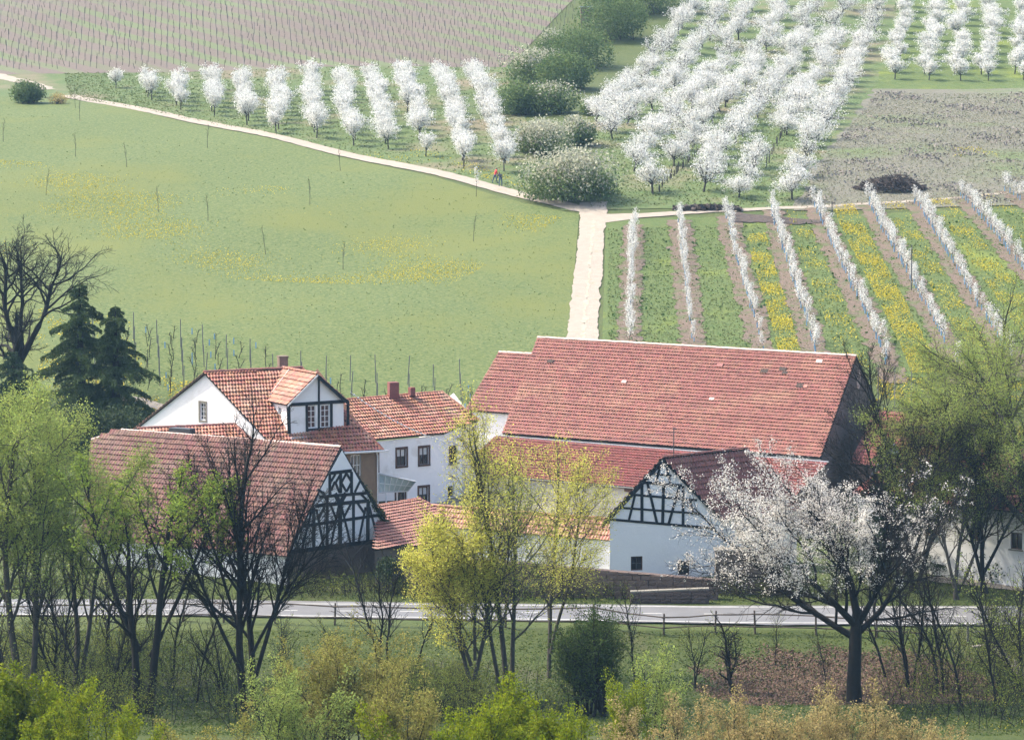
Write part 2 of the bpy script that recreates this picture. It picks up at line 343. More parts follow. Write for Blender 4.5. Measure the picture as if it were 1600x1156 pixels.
# ------------------------------------------------------------ roofs
def tile_roof(parent, u, e0, top, polys, m='tile', tw=.235, th=.38, rng=None, name='roof_tiles', slab=True, jit=1.0):
    """rows of curved tiles on the plane through e0 with level direction u and up-slope direction top; polys = corner points"""
    u = Vector(u).normalized(); s = Vector(top); s = (s - u * s.dot(u)).normalized(); n = u.cross(s)
    if n.z < 0: n = -n
    e0 = Vector(e0); pts = [((Vector(p) - e0).dot(u), (Vector(p) - e0).dot(s)) for p in polys]
    rng = rng or np.random.default_rng(int(abs(e0.x) * 100) + 7); vm = max(p[1] for p in pts); v0 = min(p[1] for p in pts)
    prof = [(0, .018), (.2, .066), (.42, .036), (.72, .0), (1.0, .018)]
    V = []; r = 0; y = v0
    while y < vm - .08:
        ym = y + th * .5; xs_ = []
        for i in range(len(pts)):
            (x1, y1), (x2, y2) = pts[i], pts[(i+1) % len(pts)]
            if (y1 - ym) * (y2 - ym) < 0: xs_.append(x1 + (x2 - x1) * (ym - y1) / (y2 - y1))
        if len(xs_) >= 2:
            a, b = min(xs_), max(xs_); k = max(1, int(round((b - a) / tw))); wd = (b - a) / k; sag = rng.normal() * .006 * jit
            for j in range(k):
                V.append((a + j * wd, wd, y + rng.normal() * .007 * jit, min(th + .04, vm - y), rng.normal() * .006 * jit + sag, rng.normal() * .012 * jit))
        y += th; r += 1
    V = np.array(V); N = len(V); px = np.array([p[0] for p in prof]); ph = np.array([p[1] for p in prof]); K = len(prof)
    X = V[:, 0:1] + px[None] * V[:, 1:2]; skew = V[:, 5:6]
    lift = .03 + V[:, 4:5] + ph[None]
    Ybot = V[:, 2:3] + px[None] * skew; Ytop = Ybot + V[:, 3:4]
    def P3(x, yv, h):
        return np.array(e0)[None, None] + x[..., None] * np.array(u) + yv[..., None] * np.array(s) + h[..., None] * np.array(n)
    A = P3(X, Ybot - .03, lift + .055); B = P3(X, Ytop, lift - .030); Cc = P3(X, Ybot + .004, lift - .035)
    VV = np.concatenate([A, B, Cc], 1).reshape(-1, 3); base = np.arange(N)[:, None, None] * (3 * K); j = np.arange(K - 1)[None, :, None]
    f1 = (base + j + np.array([0, 1, K + 1, K])[None, None]).reshape(-1, 4); f2 = (base + j + np.array([2*K, 2*K+1, 1, 0])[None, None]).reshape(-1, 4)
    off = np.array(parent_base(parent)); me = npmesh(name, VV - off, [f1], [m]); o = ob(name, me, parent, 'stuff')
    if slab:
        mb = MB(); n_ = len(polys); lo = [Vector(p) - n * .09 for p in polys]; hi = [Vector(p) + n * .012 for p in polys]
        mb.poly(hi); mb.poly(lo[::-1])
        for i in range(n_): mb.quad(lo[i], lo[(i+1) % n_], hi[(i+1) % n_], hi[i])
        mb.build('roof_deck', 'underroof', parent)
    return n
def ridge_caps(parent, a, b, m='tile', r=.13, name='ridge_tiles', sl_=.38):
    a, b = Vector(a), Vector(b); d = b - a; L = d.length; k = max(1, int(L / sl_)); d.normalize(); sdv = d.cross(Vector((0, 0, 1))).normalized(); upv = sdv.cross(d); mb = MB(); rng = random.Random(int(L * 100))
    for i in range(k):
        p0 = a + d * (L * i / k); p1 = a + d * (L * (i + 1) / k + .04); R0 = r * 1.12; R1 = r * .92; j = rng.uniform(-.012, .012); ring = []
        for p, R in ((p0, R0), (p1, R1)):
            ring.append([p + sdv * (R * math.cos(t)) + upv * (R * math.sin(t) * .9 - .01 + j) for t in [math.pi * q / 5 for q in range(6)]])
        for q in range(5): mb.quad(ring[0][q], ring[0][q+1], ring[1][q+1], ring[1][q])
        mb.poly(ring[0])
    return mb.build(name, m, parent, 'stuff')
# ------------------------------------------------------------ walls and windows
def wall(parent, pts, m='white_wall', holes=(), name='wall', depth=.16):
    """flat wall through pts (in order, seen from outside); holes = (centre point, width, height) -> reveals; returns plane point, normal"""
    pts = [Vector(p) for p in pts]; o = pts[0]; u = Vector((pts[1].x - o.x, pts[1].y - o.y, 0)).normalized(); v = Vector((0, 0, 1)); n = u.cross(v)
    P2 = [Vector(((p - o).dot(u), (p - o).z)) for p in pts]; R = []
    for c, w_, h_ in holes:
        c = Vector(c); cu, cv = (c - o).dot(u), (c - o).z; R.append((cu - w_/2, cv - h_/2, cu + w_/2, cv + h_/2))
    vv = list(P2); ed = [(i, (i+1) % len(P2)) for i in range(len(P2))]
    for a, b, c, d in R:
        k = len(vv); vv += [Vector((a, b)), Vector((c, b)), Vector((c, d)), Vector((a, d))]; ed += [(k, k+1), (k+1, k+2), (k+2, k+3), (k+3, k)]
    ov, oe, of, *_ = delaunay_2d_cdt(vv, ed, [], 0, 1e-5)
    def inside(x, y):
        c = False
        for i in range(len(P2)):
            a, b = P2[i], P2[(i+1) % len(P2)]
            if (a.y > y) != (b.y > y) and x < (b.x - a.x) * (y - a.y) / (b.y - a.y) + a.x: c = not c
        return c
    mb = MB(); mb.v = [tuple(o + u * p.x + v * p.y) for p in ov]
    for f in of:
        cx = sum(ov[i].x for i in f) / len(f); cy = sum(ov[i].y for i in f) / len(f)
        if inside(cx, cy) and not any(a < cx < c and b < cy < d for a, b, c, d in R): mb.f.append(tuple(f))
    for a, b, c, d in R:
        q = [o + u*a + v*b, o + u*c + v*b, o + u*c + v*d, o + u*a + v*d]
        for i in range(4): mb.quad(q[i], q[(i+1) % 4], q[(i+1) % 4] - n*depth, q[i] - n*depth)
    mb.build(name, m, parent); return o, u, n
def window(parent, c, u, n, w_, h_, depth=.16, frame='timber_brown', cols=2, rows=1, bar='timber_brown', surround=None, bw=.05, sill=None, curtain=False):
    c = Vector(c); v = Vector((0, 0, 1)); cc = c - n * depth
    mb = MB(); t = .07
    for s_ in (-1, 1):
        mb.box(cc + u * s_ * (w_/2 - t/2) + n * .03, u * t/2, v * h_/2, n * .03); mb.box(cc + v * s_ * (h_/2 - t/2) + n * .03, u * (w_/2 - t), v * t/2, n * .029)
    wo = mb.build('window', frame, parent); g = MB(); g.quad(cc - u*w_/2 - v*h_/2 + n*.01, cc + u*w_/2 - v*h_/2 + n*.01, cc + u*w_/2 + v*h_/2 + n*.01, cc - u*w_/2 + v*h_/2 + n*.01)
    g.build('pane', 'glass', wo)
    for i in range(1, cols):
        b = MB(); b.box(cc + u * (w_ * (i / cols - .5)) + n * .035, u * bw/2, v * (h_/2 - t), n * .026); b.build('glazing_bar', bar, wo)
    for i in range(1, rows):
        b = MB(); b.box(cc + v * (h_ * (i / rows - .5)) + n * .034, u * (w_/2 - t), v * bw * .4, n * .022); b.build('glazing_bar', bar, wo)
    if curtain:
        for s_ in (-1, 1):
            b = MB(); b.box(cc + u * s_ * w_ * .23 + v * h_ * .25 + n * .016, u * w_ * .17, v * h_ * .19, n * .004); b.build('curtain', 'curtain', wo)
    if surround:
        for s_ in (-1, 1):
            b = MB(); b.box(c + u * s_ * (w_/2 + .07) + n * .012, u * .07, v * (h_/2 + .14), n * .02); b.build('surround', surround, wo)
            b = MB(); b.box(c + v * s_ * (h_/2 + .07) + n * .012, u * w_/2, v * .07, n * .02); b.build('surround', surround, wo)
    if sill:
        b = MB(); b.box(c - v * (h_/2 + .04) + n * .05, u * (w_/2 + .08), v * .04, n * .08); b.build('sill', sill, wo)
    return wo
def beams(parent, segs, p0, n, wd=.17, m='timber', dp=.06, k=0):
    """timbers: picture segments laid on the wall plane"""
    for i, s_ in enumerate(segs):
        a = onplane(s_[0], s_[1], p0, n); b = onplane(s_[2], s_[3], p0, n); w_ = s_[4] if len(s_) > 4 else wd
        mb = MB(); mb.bar(a, b, w_, dp + .002 * (i % 5), n); mb.build('beam', m, parent)
def verge_board(parent, a, b, n, h_=.22, m='timber', t=.05):
    a, b = Vector(a), Vector(b); mb = MB(); d = b - a; mb.box((a + b) / 2 - Vector((0, 0, h_/2)) + n * t/2, d / 2, Vector((0, 0, h_/2)), n * t/2); mb.build('verge_board', m, parent)
def lerp(a, b, t): return Vector(a) * (1 - t) + Vector(b) * t
def V3(p, z): return Vector((p[0], p[1], z))
class House:
    """gabled house from its eave and ridge corners; inset walls"""
    def __init__(s, t, E0, E1, R0, R1, B0, B1, zb, tile='tile', ov=.3, ovg=.25, back=True, sides=('front', 'left', 'right', 'back'), wm='white_wall', wms={}, holes={}, hipL=None, hipR=None, caps='tile'):
        E0, E1, R0, R1, B0, B1 = map(Vector, (E0, E1, R0, R1, B0, B1)); s.t = t
        s.u = (E1 - E0).normalized()
        fp = [E0, E1] + ([hipR[0]] if hipR else []) + [R1, R0] + ([hipL[0]] if hipL else [])
        s.nf = tile_roof(t, s.u, E0, R1 - E1, fp, tile)
        bp = [B0, B1] + ([hipR[1]] if hipR else []) + [R1, R0] + ([hipL[1]] if hipL else [])
        if back: tile_roof(t, s.u, B0, R1 - B1, bp, tile)
        ridge_caps(t, R0 + Vector((0,0,.05)), R1 + Vector((0,0,.05)), caps)
        r = (R1 - R0).normalized(); fr = lambda E, R, o_: lerp(E, R, o_ / max(.1, (Vector((R.x-E.x, R.y-E.y, 0))).length))
        dz = Vector((0, 0, -.14))
        def ins(E, R, sgn): return fr(E, R, ov) + r * ovg * sgn + dz
        s.f0, s.f1, s.b0, s.b1 = ins(E0, R0, 1), ins(E1, R1, -1), ins(B0, R0, 1), ins(B1, R1, -1)
        s.a0, s.a1 = R0 + r * ovg + dz, R1 - r * ovg + dz; zf = lambda p: V3(p, zb)
        s.pl = {}
        poly = {'front': [zf(s.f0), zf(s.f1), s.f1, s.f0], 'right': [zf(s.f1), zf(s.b1), s.b1, s.a1, s.f1], 'left': [zf(s.b0), zf(s.f0), s.f0, s.a0, s.b0], 'back': [zf(s.b1), zf(s.b0), s.b0, s.b1]}
        if hipL:
            sh = r * .9; f_, b_ = s.f0 + sh, s.b0 + sh; am = (f_ + b_) / 2; am.z = R0.z - .3; q = .62; poly['left'] = [zf(b_), zf(f_), f_, lerp(f_, am, q), lerp(b_, am, q), b_]
        s.poly = poly
        for k in sides:
            p = poly[k]; o = p[0]; u = (p[1] - p[0]); u.z = 0; u.normalize(); n = u.cross(Vector((0, 0, 1))); s.pl[k] = (o, u, n)
            hl = [(onplane(h[0], h[1], o, n), h[2], h[3]) for h in holes.get(k, [])]
            if wms.get(k, 1) is None: continue
            wall(t, p, wms.get(k, wm), hl)
            s.pl[k] = (o, u, n, hl)

# ================= left timber-gabled barn
A = thing('timber_barn', 'large red-tiled barn with arched black timber pattern in its white gable, behind the bare trees', 'barn', (-18, 231, 0))
ze, zr = 2.2, 8.9
E0, E1 = atz(127, 840, ze), atz(448, 869, ze); R0, R1 = atz(190, 673, zr), atz(532, 699, zr); BB = atz(624, 848, ze)
h1 = R0.lerp(E0, .30) + (E0 - E1).normalized() * 2.0; 
B0 = BB + (E0 - E1); hb = R0.lerp(B0, .30) + (E0 - E1).normalized() * 2.0
h1 = onplane(143, 687, E0, (E1 - E0).cross(R1 - E1).normalized())
hA = House(A, E0, E1, R0, R1, B0, BB, -1.0, 'tile_old', wms={'right': None, 'left': 'white_wall'}, hipL=(h1, hb), holes={'front': [(236, 876, .7, 1.0)]}, ovg=.3, caps='mortar')
tile_roof(A, (hb - h1), h1, R0 - (h1 + hb) / 2, [h1, hb, R0], 'tile_old')
ridge_caps(A, h1, R0, 'mortar'); 
o, u, n = hA.pl['right'][:3]; f1, b1, a1 = hA.f1, hA.b1, hA.a1
wall(A, [V3(f1, -1), V3(b1, -1), V3(b1, f1.z - .02), V3(f1, f1.z - .02)], 'plaster_brown')
wall(A, [f1, b1, a1], 'white_wall', name='gable_infill')
beams(A, [(452, 862, 618, 841, .28), (471, 822, 601, 803, .2), (492, 790, 576, 782, .24), (499, 776, 572, 770, .2), (515, 739, 549, 735, .22),
  (490, 792, 490, 857, .24), (511, 775, 511, 853, .2), (531, 780, 531, 849, .30), (552, 774, 552, 846, .2), (575, 783, 574, 844, .26), (515, 739, 515, 773, .2), (549, 737, 549, 770, .2),
  (532, 738, 532, 770, .2), (487, 795, 472, 857), (494, 795, 505, 852), (529, 790, 517, 851), (533, 790, 547, 847), (571, 792, 560, 846), (577, 792, 590, 842),
  (506, 792, 497, 812), (517, 790, 524, 808), (548, 787, 537, 808), (558, 785, 570, 803), (523, 771, 530, 785, .3), (540, 770, 532, 785, .3),
  (517, 766, 523, 752), (524, 740, 517, 752), (530, 769, 524, 754), (524, 754, 532, 740), (541, 768, 533, 754), (533, 754, 541, 739), (548, 751, 541, 739), (541, 768, 548, 755),
  (504, 768, 511, 785), (496, 764, 505, 770), (562, 752, 554, 769), (600, 835, 606, 815), (460, 842, 466, 858), (562, 770, 572, 780)], f1, n, .15)
verge_board(A, R1 + u * 0, BB, n, .30); verge_board(A, E1, R1, n, .16)
window(A, hA.pl['front'][3][0][0], hA.pl['front'][1], hA.pl['front'][2], .7, 1.0, frame='timber_brown')
mb = MB(); mb.box(lerp(R0, R1, .28) + Vector((0, .6, .15)), (.75, -.35, 0), (.15, .3, 0), (0, 0, .28)); mb.build('roof_vent', 'metal_dark', A)

# ================= low roof behind the barn
X = thing('rear_shed', 'low red-tiled roof rising just behind the ridge of the timber-gabled barn', 'shed', (-22, 246, 1))
r0, r1 = atz(215, 669, 8.7), atz(366, 658, 8.9); r1.z = 8.7; ev = Vector((3.2, -3.0, -2.4)); e0, e1 = r0 + ev, r1 + ev
tile_roof(X, r1 - r0, e0, -ev, [e0, e1, r1, r0], 'tile_orange'); ridge_caps(X, r0, r1, 'tile'); ridge_caps(X, r1, e1, 'tile')
bk = Vector((-1.2, 2.0, -1.8)); tile_roof(X, r1 - r0, r0 + bk, -bk, [r0 + bk, r1 + bk, r1, r0], 'tile_dark')
q0, q1 = e0 - ev * .08 - Vector((0, 0, .12)), e1 - ev * .08 - Vector((0, 0, .12)); z_ = Vector((0, 0, -.15))
wall(X, [V3(q0, 1), V3(q1, 1), q1, q0], 'plaster_brown')
wall(X, [V3(r0 + bk * .9, 1), V3(q0, 1), q0, r0 + z_, r0 + bk * .9 + z_], 'plaster_brown')
wall(X, [V3(q1, 1), V3(r1 + bk * .9, 1), r1 + bk * .9 + z_, r1 + z_, q1], 'plaster_brown')
mb = MB(); c = onplane(290, 674, e0, (r0 - e0).cross(r1 - r0).normalized()); mb.box(c + Vector((0, -.1, .06)), (.5, .1, 0), (.1, -.12, -.09), (0, -.03, .05)); mb.build('skylight', 'metal_dark', X)

# ================= farmhouse with the dormer
H = thing('farmhouse', 'white gabled farmhouse with brick front and half-timbered dormer under orange-red tiles', 'house', (-16, 249, 1.5))
R0, R1 = atz(318, 582, 12), atz(472, 575, 12); E0 = Vector((-16.1, 244.5, 6.6)); E1 = atz(599, 703, 6.6)
B0 = Vector((-28.4, 254.6, 6.6)); B1 = B0 + (E1 - E0) * 1.35
hH = House(H, E0, E1, R0, R1, B0, B1, 1.0, 'tile_orange', wms={'front': 'brick', 'right': 'brick'}, holes={'left': [(317, 643, .55, 1.25)], 'front': [(556, 727, .8, 1.5)]}, ov=.45, ovg=.08)
# hip at the right end
tile_roof(H, B1 - E1, E1, R1 - (E1 + B1) / 2, [E1, B1, R1], 'tile_orange'); ridge_caps(H, R1, E1 , 'tile_orange')
wall(H, [V3(hH.f1, 1), V3(hH.b1, 1), hH.b1, hH.f1], 'brick')
pl = hH.pl['left']; window(H, pl[3][0][0], pl[1], pl[2], .55, 1.25, frame='frame_white', bar='frame_white', cols=2, rows=4, surround='stone_cap', depth=.14)
pl = hH.pl['front']; window(H, pl[3][0][0], pl[1], pl[2], .8, 1.5, frame='frame_white', bar='frame_white', cols=3, rows=2)
mb = MB(); c_ = atz(441, 575, 12.0) + Vector((0, .5, 0)); mb.box(c_, (.3, .1, 0), (-.1, .3, 0), (0, 0, .75)); mb.box(c_ + Vector((0, 0, .78)), (.34, .11, 0), (-.11, .34, 0), (0, 0, .06)); mb.build('chimney', 'stone', H)
gut = MB(); gut.tube([E0 + Vector((0, -.1, -.02)), E1 + Vector((.1, -.1, -.05)), E1 + Vector((.35, .35, -.1))], .085, 6); gut.tube([E1 + Vector((-.5, 0, -.1)), hH.f1 + Vector((.02, -.1, -.6)), V3(hH.f1, 1.5) + Vector((.02, -.1, 0))], .06, 6); gut.build('gutter', 'frame_white', H)
# dormer
df, dl, dq = atz(498, 586, 12.0), atz(449, 633, 10.0), atz(544, 627, 10.0)
ud = (dq - dl); ud.z = 0; wdm = ud.length; ud.normalize(); nd = ud.cross(Vector((0, 0, 1))); bkd = -nd
mid = (dl + dq) / 2; df = Vector((mid.x, mid.y, 12.05)); pl0 = mid - nd * .28
W0, W1 = dl + ud * .22 - nd * .28, dq - ud * .22 - nd * .28; zb = 6.9
dh = [(onplane(486.5, 651, pl0, nd), .72, 1.62), (onplane(508, 650, pl0, nd), .72, 1.62)]
wall(H, [V3(W0, zb), V3(W1, zb), V3(W1, 9.95), Vector((pl0.x, pl0.y, 11.9)), V3(W0, 9.95)], 'white_wall', dh, name='dormer_wall')
for hh in dh: window(H, hh[0], ud, nd, .72, 1.62, frame='frame_white', bar='frame_white', cols=2, rows=4, depth=.1, bw=.06)
lc = [(W0 + bkd * 5, W0), (W1, W1 + bkd * 5)]
ckh = onplane(437, 647, W0, -ud)
wall(H, [V3(lc[0][0], zb), V3(W0, zb), V3(W0, 9.95), V3(lc[0][0], 9.95)], 'white_wall', [(ckh, .5, 1.0)], name='dormer_cheek'); window(H, ckh, -nd, -ud, .5, 1.0, frame='frame_white', bar='frame_white', cols=2, rows=4, depth=.1)
wall(H, [V3(W1, zb), V3(lc[1][1], zb), V3(lc[1][1], 9.95), V3(W1, 9.95)], 'white_wall', name='dormer_cheek')
rt = df + bkd * 5.3
tile_roof(H, nd, dl, df - dl, [dl, df, rt, dl + bkd * 5.3], 'tile_orange'); tile_roof(H, nd, dq, df - dq, [dq, df, rt, dq + bkd * 5.3], 'tile_orange')
ridge_caps(H, df + Vector((0,0,.05)), rt + Vector((0,0,.05)), 'tile_orange')
beams(H, [(450.5, 633, 452, 690, .26), (543.5, 628, 543.5, 679, .2), (450, 632.5, 545, 626.5, .24), (498, 590, 498, 632, .14), (479, 631, 479.5, 682, .18), (517.5, 629, 517.5, 678, .2), (479, 671.5, 518, 668.5, .16), (498, 632, 498, 680, .16)], pl0, nd, .16)
verge_board(H, df + nd * .02, dq + nd * .02, nd, .3); verge_board(H, dl + nd * .02, df + nd * .02, nd, .12, 'frame_white')
mb = MB(); mb.bar(V3(W0, zb + .75) + nd * .15, V3(W1, zb + .75) + nd * .15, .12, .3, nd); mb.build('flashing', 'metal', H)
mb = MB(); a_ = dl + bkd * 3.2 + Vector((0,0,.08)); b_ = dl.lerp(df, .95) + bkd * 4.1 + Vector((0, 0, .08)); mb.tube([a_, b_], .08, 5); mb.build('flashing', 'mortar', H)

# ================= white two-storey house
B = thing('white_house', 'two-storey white house with brown-framed windows and red tiles in the courtyard', 'house', (-6, 256, 1.5))
zr, ze = 9.5, 7.0
R0, R1 = atz(545, 624, zr), atz(690, 612, zr); Ec = atz(693, 677, ze); E0 = Ec + (R0 - R1) * 1.0; E0 = E0 + (R0 - R1).normalized() * 2
uB = (R1 - R0).normalized(); nrm = uB.cross(R1 - Ec).normalized(); Er = onplane(749, 657, Ec, nrm)
mid1 = onplane(722, 663, Ec, nrm)
tile_roof(B, uB, E0, R1 - Ec, [E0, Ec, mid1, Er, R1, R0 - uB * 2], 'tile_orange'); ridge_caps(B, R0 - uB * 2, R1, 'tile_orange'); ridge_caps(B, R1, Er, 'tile_orange')
bkk = Vector((-(Ec - R1).x * 0 - 1.8, 4.4, -2.5)); tile_roof(B, uB, R0 + bkk, -bkk, [R0 + bkk, R1 + bkk + uB * 2.5, R1, R0], 'tile_orange')
i_ = (R1 - Ec); i_.z = 0; i_.normalize(); dn = Vector((0, 0, -.16)); w0, w1 = E0 + i_ * .25, Ec + i_ * .25 + dn
nB = uB.cross(Vector((0, 0, 1))); w0 = w0 + dn
hb_ = [(x, y, ww, hh) for x, y, ww, hh in ((627.5, 714.5, .85, 1.25), (662.5, 712, .85, 1.25), (626, 776, .8, 1.2), (662, 774, .85, 1.25), (583, 722, .8, 1.3))]
hl = [(onplane(x, y, w1, nB), a, b) for x, y, a, b in hb_]
wall(B, [V3(w0, .8), V3(w1, .8), w1, w0], 'white_wall', hl)
for i, h_ in enumerate(hl): window(B, h_[0], uB, nB, h_[1], h_[2], surround='timber_brown', sill='timber_brown', curtain=i in (0, 1, 3), cols=2)
w2 = mid1 + i_ * .3 + dn; w3 = Er + i_ * .1 + dn + Vector((-.2, 0, 0)); u2 = (w2 - w1); u2.z = 0; u2.normalize(); n2 = u2.cross(Vector((0, 0, 1)))
hl2 = [(onplane(708, 710, w1, n2), 1.15, 1.3), (onplane(705, 768, w1, n2), .9, .9)]
wall(B, [V3(w1, .8), V3(w2, .8), w2, w1], 'white_wall', hl2)
for i, h_ in enumerate(hl2): window(B, h_[0], u2, n2, h_[1], h_[2], frame='metal_dark' if i == 0 else 'frame_white', bar='metal_dark', cols=2, sill='stone_cap')
wall(B, [V3(w2, .8), V3(w3, .8), w3, w2], 'cream_wall'); wall(B, [V3(w3, .8), V3(R1 + bkk, .8), R1 + bkk + dn, R1 + dn, w3], 'white_wall')
for x, y, s_, hh in ((614, 612, .34, .62), (643, 610, .17, .3)):
    c_ = atz(x, y + 6, 9.6) + Vector((0, .6, 0)); mb = MB(); mb.box(c_ + Vector((0, 0, hh * .5)), (s_, .1, 0), (-.1, s_, 0), (0, 0, hh)); mb.build('chimney', 'chimney_brick', B)
# glass canopy
K = thing('glass_canopy', 'pale green glazed canopy roof at the foot of the white house', 'canopy', (-9, 249, 2))
k0 = atz(596, 736, 4.9); k1 = atz(650, 752, 4.3); k2 = atz(637, 767, 3.5); k3 = atz(585, 770, 3.5); k4 = atz(583, 738, 4.9)
for a, b in (((k4, k0), (k3, k2)),):
    for i in range(7):
        for j in range(2):
            P = lambda s, t: lerp(lerp(k4, k0 if 1 else k1, 1), k1, 0) if 0 else lerp(lerp(k4, k1, s), lerp(k3, k2, s), t)
            mb = MB(); s0, s1 = i / 7 + .01, (i + 1) / 7 - .01; t0, t1 = j / 2 + .01, (j + 1) / 2 - .01; mb.quad(P(s0, t0), P(s1, t0), P(s1, t1), P(s0, t1)); mb.build('pane', 'greenglass', K)
mb = MB(); mb.tube([k4, k1, k2, k3, k4], .06, 5)
for i in range(8): mb.tube([lerp(k4, k1, i / 7) + Vector((0,0,.01)), lerp(k3, k2, i / 7) + Vector((0,0,.01))], .03, 4)
mb.build('frame', 'metal', K)
for t_ in (.02, .35, .68, .98):
    p = lerp(k3, k2, t_); mb = MB(); mb.tube([p, V3(p, 1.3)], .05, 6); mb.build('post', 'frame_white', K)
mb = MB(); p0, p1 = lerp(k3, k2, 0), k2; mb.box((p0 + p1) / 2 + Vector((0, .25, -1.4)), (p1 - p0) / 2, (0, .05, 0), (0, 0, .75)); mb.build('glass_front', 'glass', K)

# ================= low shed with pinkish roof and the long low outbuilding
Sh = thing('courtyard_shed', 'low shed with weathered pinkish tiles beside the ivy corner of the timber-gabled barn', 'shed', (-6, 239, .5))
zr, ze = 4.4, 2.6
a, b = atz(596, 789, zr), atz(656, 779, zr); c = atz(600, 858, ze); us = (b - a); us.z = 0; us.normalize()
ns = us.cross(b - c).normalized(); P = [onplane(x, y, b, ns) for x, y in ((585, 858), (668, 850), (690, 797), (656, 779), (590, 790))]
tile_roof(Sh, us, P[0], P[4] - P[0], P, 'tile'); ridge_caps(Sh, P[4], P[3], 'tile_orange'); ridge_caps(Sh, P[3], P[2], 'tile_orange', .1)
pz = [V3(p, .3) for p in P]; dn = Vector((0, 0, -.13)); nn = Vector((0, .3, 0))
wall(Sh, [pz[0] + nn, pz[1] + nn, P[1] + nn + dn, P[0] + nn + dn], 'plaster_brown'); wall(Sh, [pz[1] + nn, pz[2], P[2] + dn * 2, P[1] + nn + dn], 'cream_wall')
wall(Sh, [pz[2], pz[3], P[3] + dn * 2, P[2] + dn * 2], 'cream_wall'); wall(Sh, [pz[3], pz[4], P[4] + dn, P[3] + dn], 'cream_wall'); wall(Sh, [pz[4], pz[0] + nn, P[0] + nn + dn, P[4] + dn], 'plaster_brown')
Lo = thing('long_outbuilding', 'long low whitewashed outbuilding with a narrow orange-tiled roof beside the roadside cottage', 'outbuilding', (1, 235, .5))
zr, ze = 4.0, 2.75
R0, R1 = atz(662, 789, zr), atz(950, 811.5, zr); E0, E1 = atz(655, 825, ze), atz(956, 844.5, ze); E0 = E1 + (R0 - R1) * 1.02
B0, B1 = R0 * 2 - E0, R1 * 2 - E1; B0.z = B1.z = ze
hL = House(Lo, E0, E1, R0, R1, B0, B1, -.5, 'tile_orange', ov=.2, ovg=.05, caps='tile_orange')
mb = MB(); mb.tube([lerp(E0, R0, 1) + Vector((.1, -.05, .15)), lerp(E0, R0, .35) + Vector((.5, -.1, .18))], .09, 5); mb.build('verge_mortar', 'mortar', Lo)

# ================= big barn
Bn = thing('big_barn', 'huge barn with long red roof and dark stone gable before the farm track', 'barn', (12, 258, 1.5))
zr, ze = 12.2, 5.8
R0, R1 = atz(840, 528, zr), atz(1338, 557, zr); E0, E1 = atz(829, 684, ze), atz(1282, 715, ze); E0 = E1 + (R0 - R1) * .985
B0, B1 = R0 * 2 - E0, R1 * 2 - E1; B0.z = B1.z = ze
fl0 = onplane(793, 655, E1, (R1 - R0).cross(R1 - E1).normalized())
# the eave leaves the left verge slanting: the roof is wider than its ridge
E0w = fl0 + (fl0 - R0) * ((ze - fl0.z) / (fl0.z - R0.z))
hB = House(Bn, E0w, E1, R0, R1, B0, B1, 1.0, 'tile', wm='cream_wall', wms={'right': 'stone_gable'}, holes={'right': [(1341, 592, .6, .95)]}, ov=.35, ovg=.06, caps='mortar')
o, u, n, hl = hB.pl['right']
c = hl[0][0]; mb = MB(); mb.quad(c - n*.15 - u*.3 - Vector((0,0,.5)), c - n*.15 + u*.3 - Vector((0,0,.5)), c - n*.15 + u*.3 + Vector((0,0,.5)), c - n*.15 - u*.3 + Vector((0,0,.5)))
wo = mb.build('oval_window', 'glass', Bn); mb = MB(); NS = 20
for i in range(NS):
    t0, t1 = 2*math.pi*i/NS, 2*math.pi*(i+1)/NS; q = lambda r_, t, o_: c + u*math.cos(t)*.36*r_ + Vector((0,0,1))*math.sin(t)*.55*r_ + n*o_
    mb.quad(q(.72, t0, .05), q(.72, t1, .05), q(1.35, t1, .05), q(1.35, t0, .05)); mb.quad(q(1.35, t0, .05), q(1.35, t1, .05), q(1.35, t1, -.02), q(1.35, t0, -.02)); mb.quad(q(.72, t0, -.14), q(.72, t1, -.14), q(.72, t1, .05), q(.72, t0, .05))
mb.build('surround', 'mortar', wo)
verge_board(Bn, E1, R1, n, .14, 'timber'); verge_board(Bn, R1, B1, n, .14, 'timber')
rr = np.random.default_rng(5)
for px, py, s_, m_ in ((1194, 581, .3, 'underroof'), (1223, 578, .28, 'underroof'), (1226, 584, .2, 'underroof'), (1250, 604, .3, 'underroof'), (1257, 605, .22, 'tile_orange'), (1125, 572, .25, 'tile_deep'), (860, 566, .25, 'underroof'), (1280, 566, .25, 'mortar'), (975, 598, .2, 'mortar'), (1112, 625, .2, 'mortar')):
    c = onplane(px, py, E1, (R1 - R0).cross(R1 - E1).normalized()); uu = (R1 - R0).normalized(); ss = (R1 - E1).normalized(); mb = MB(); mb.box(c + Vector((0, -.05, .09)), uu * s_, ss * s_ * .75, uu.cross(ss) * .03); mb.build('patched_tile', m_, Bn)
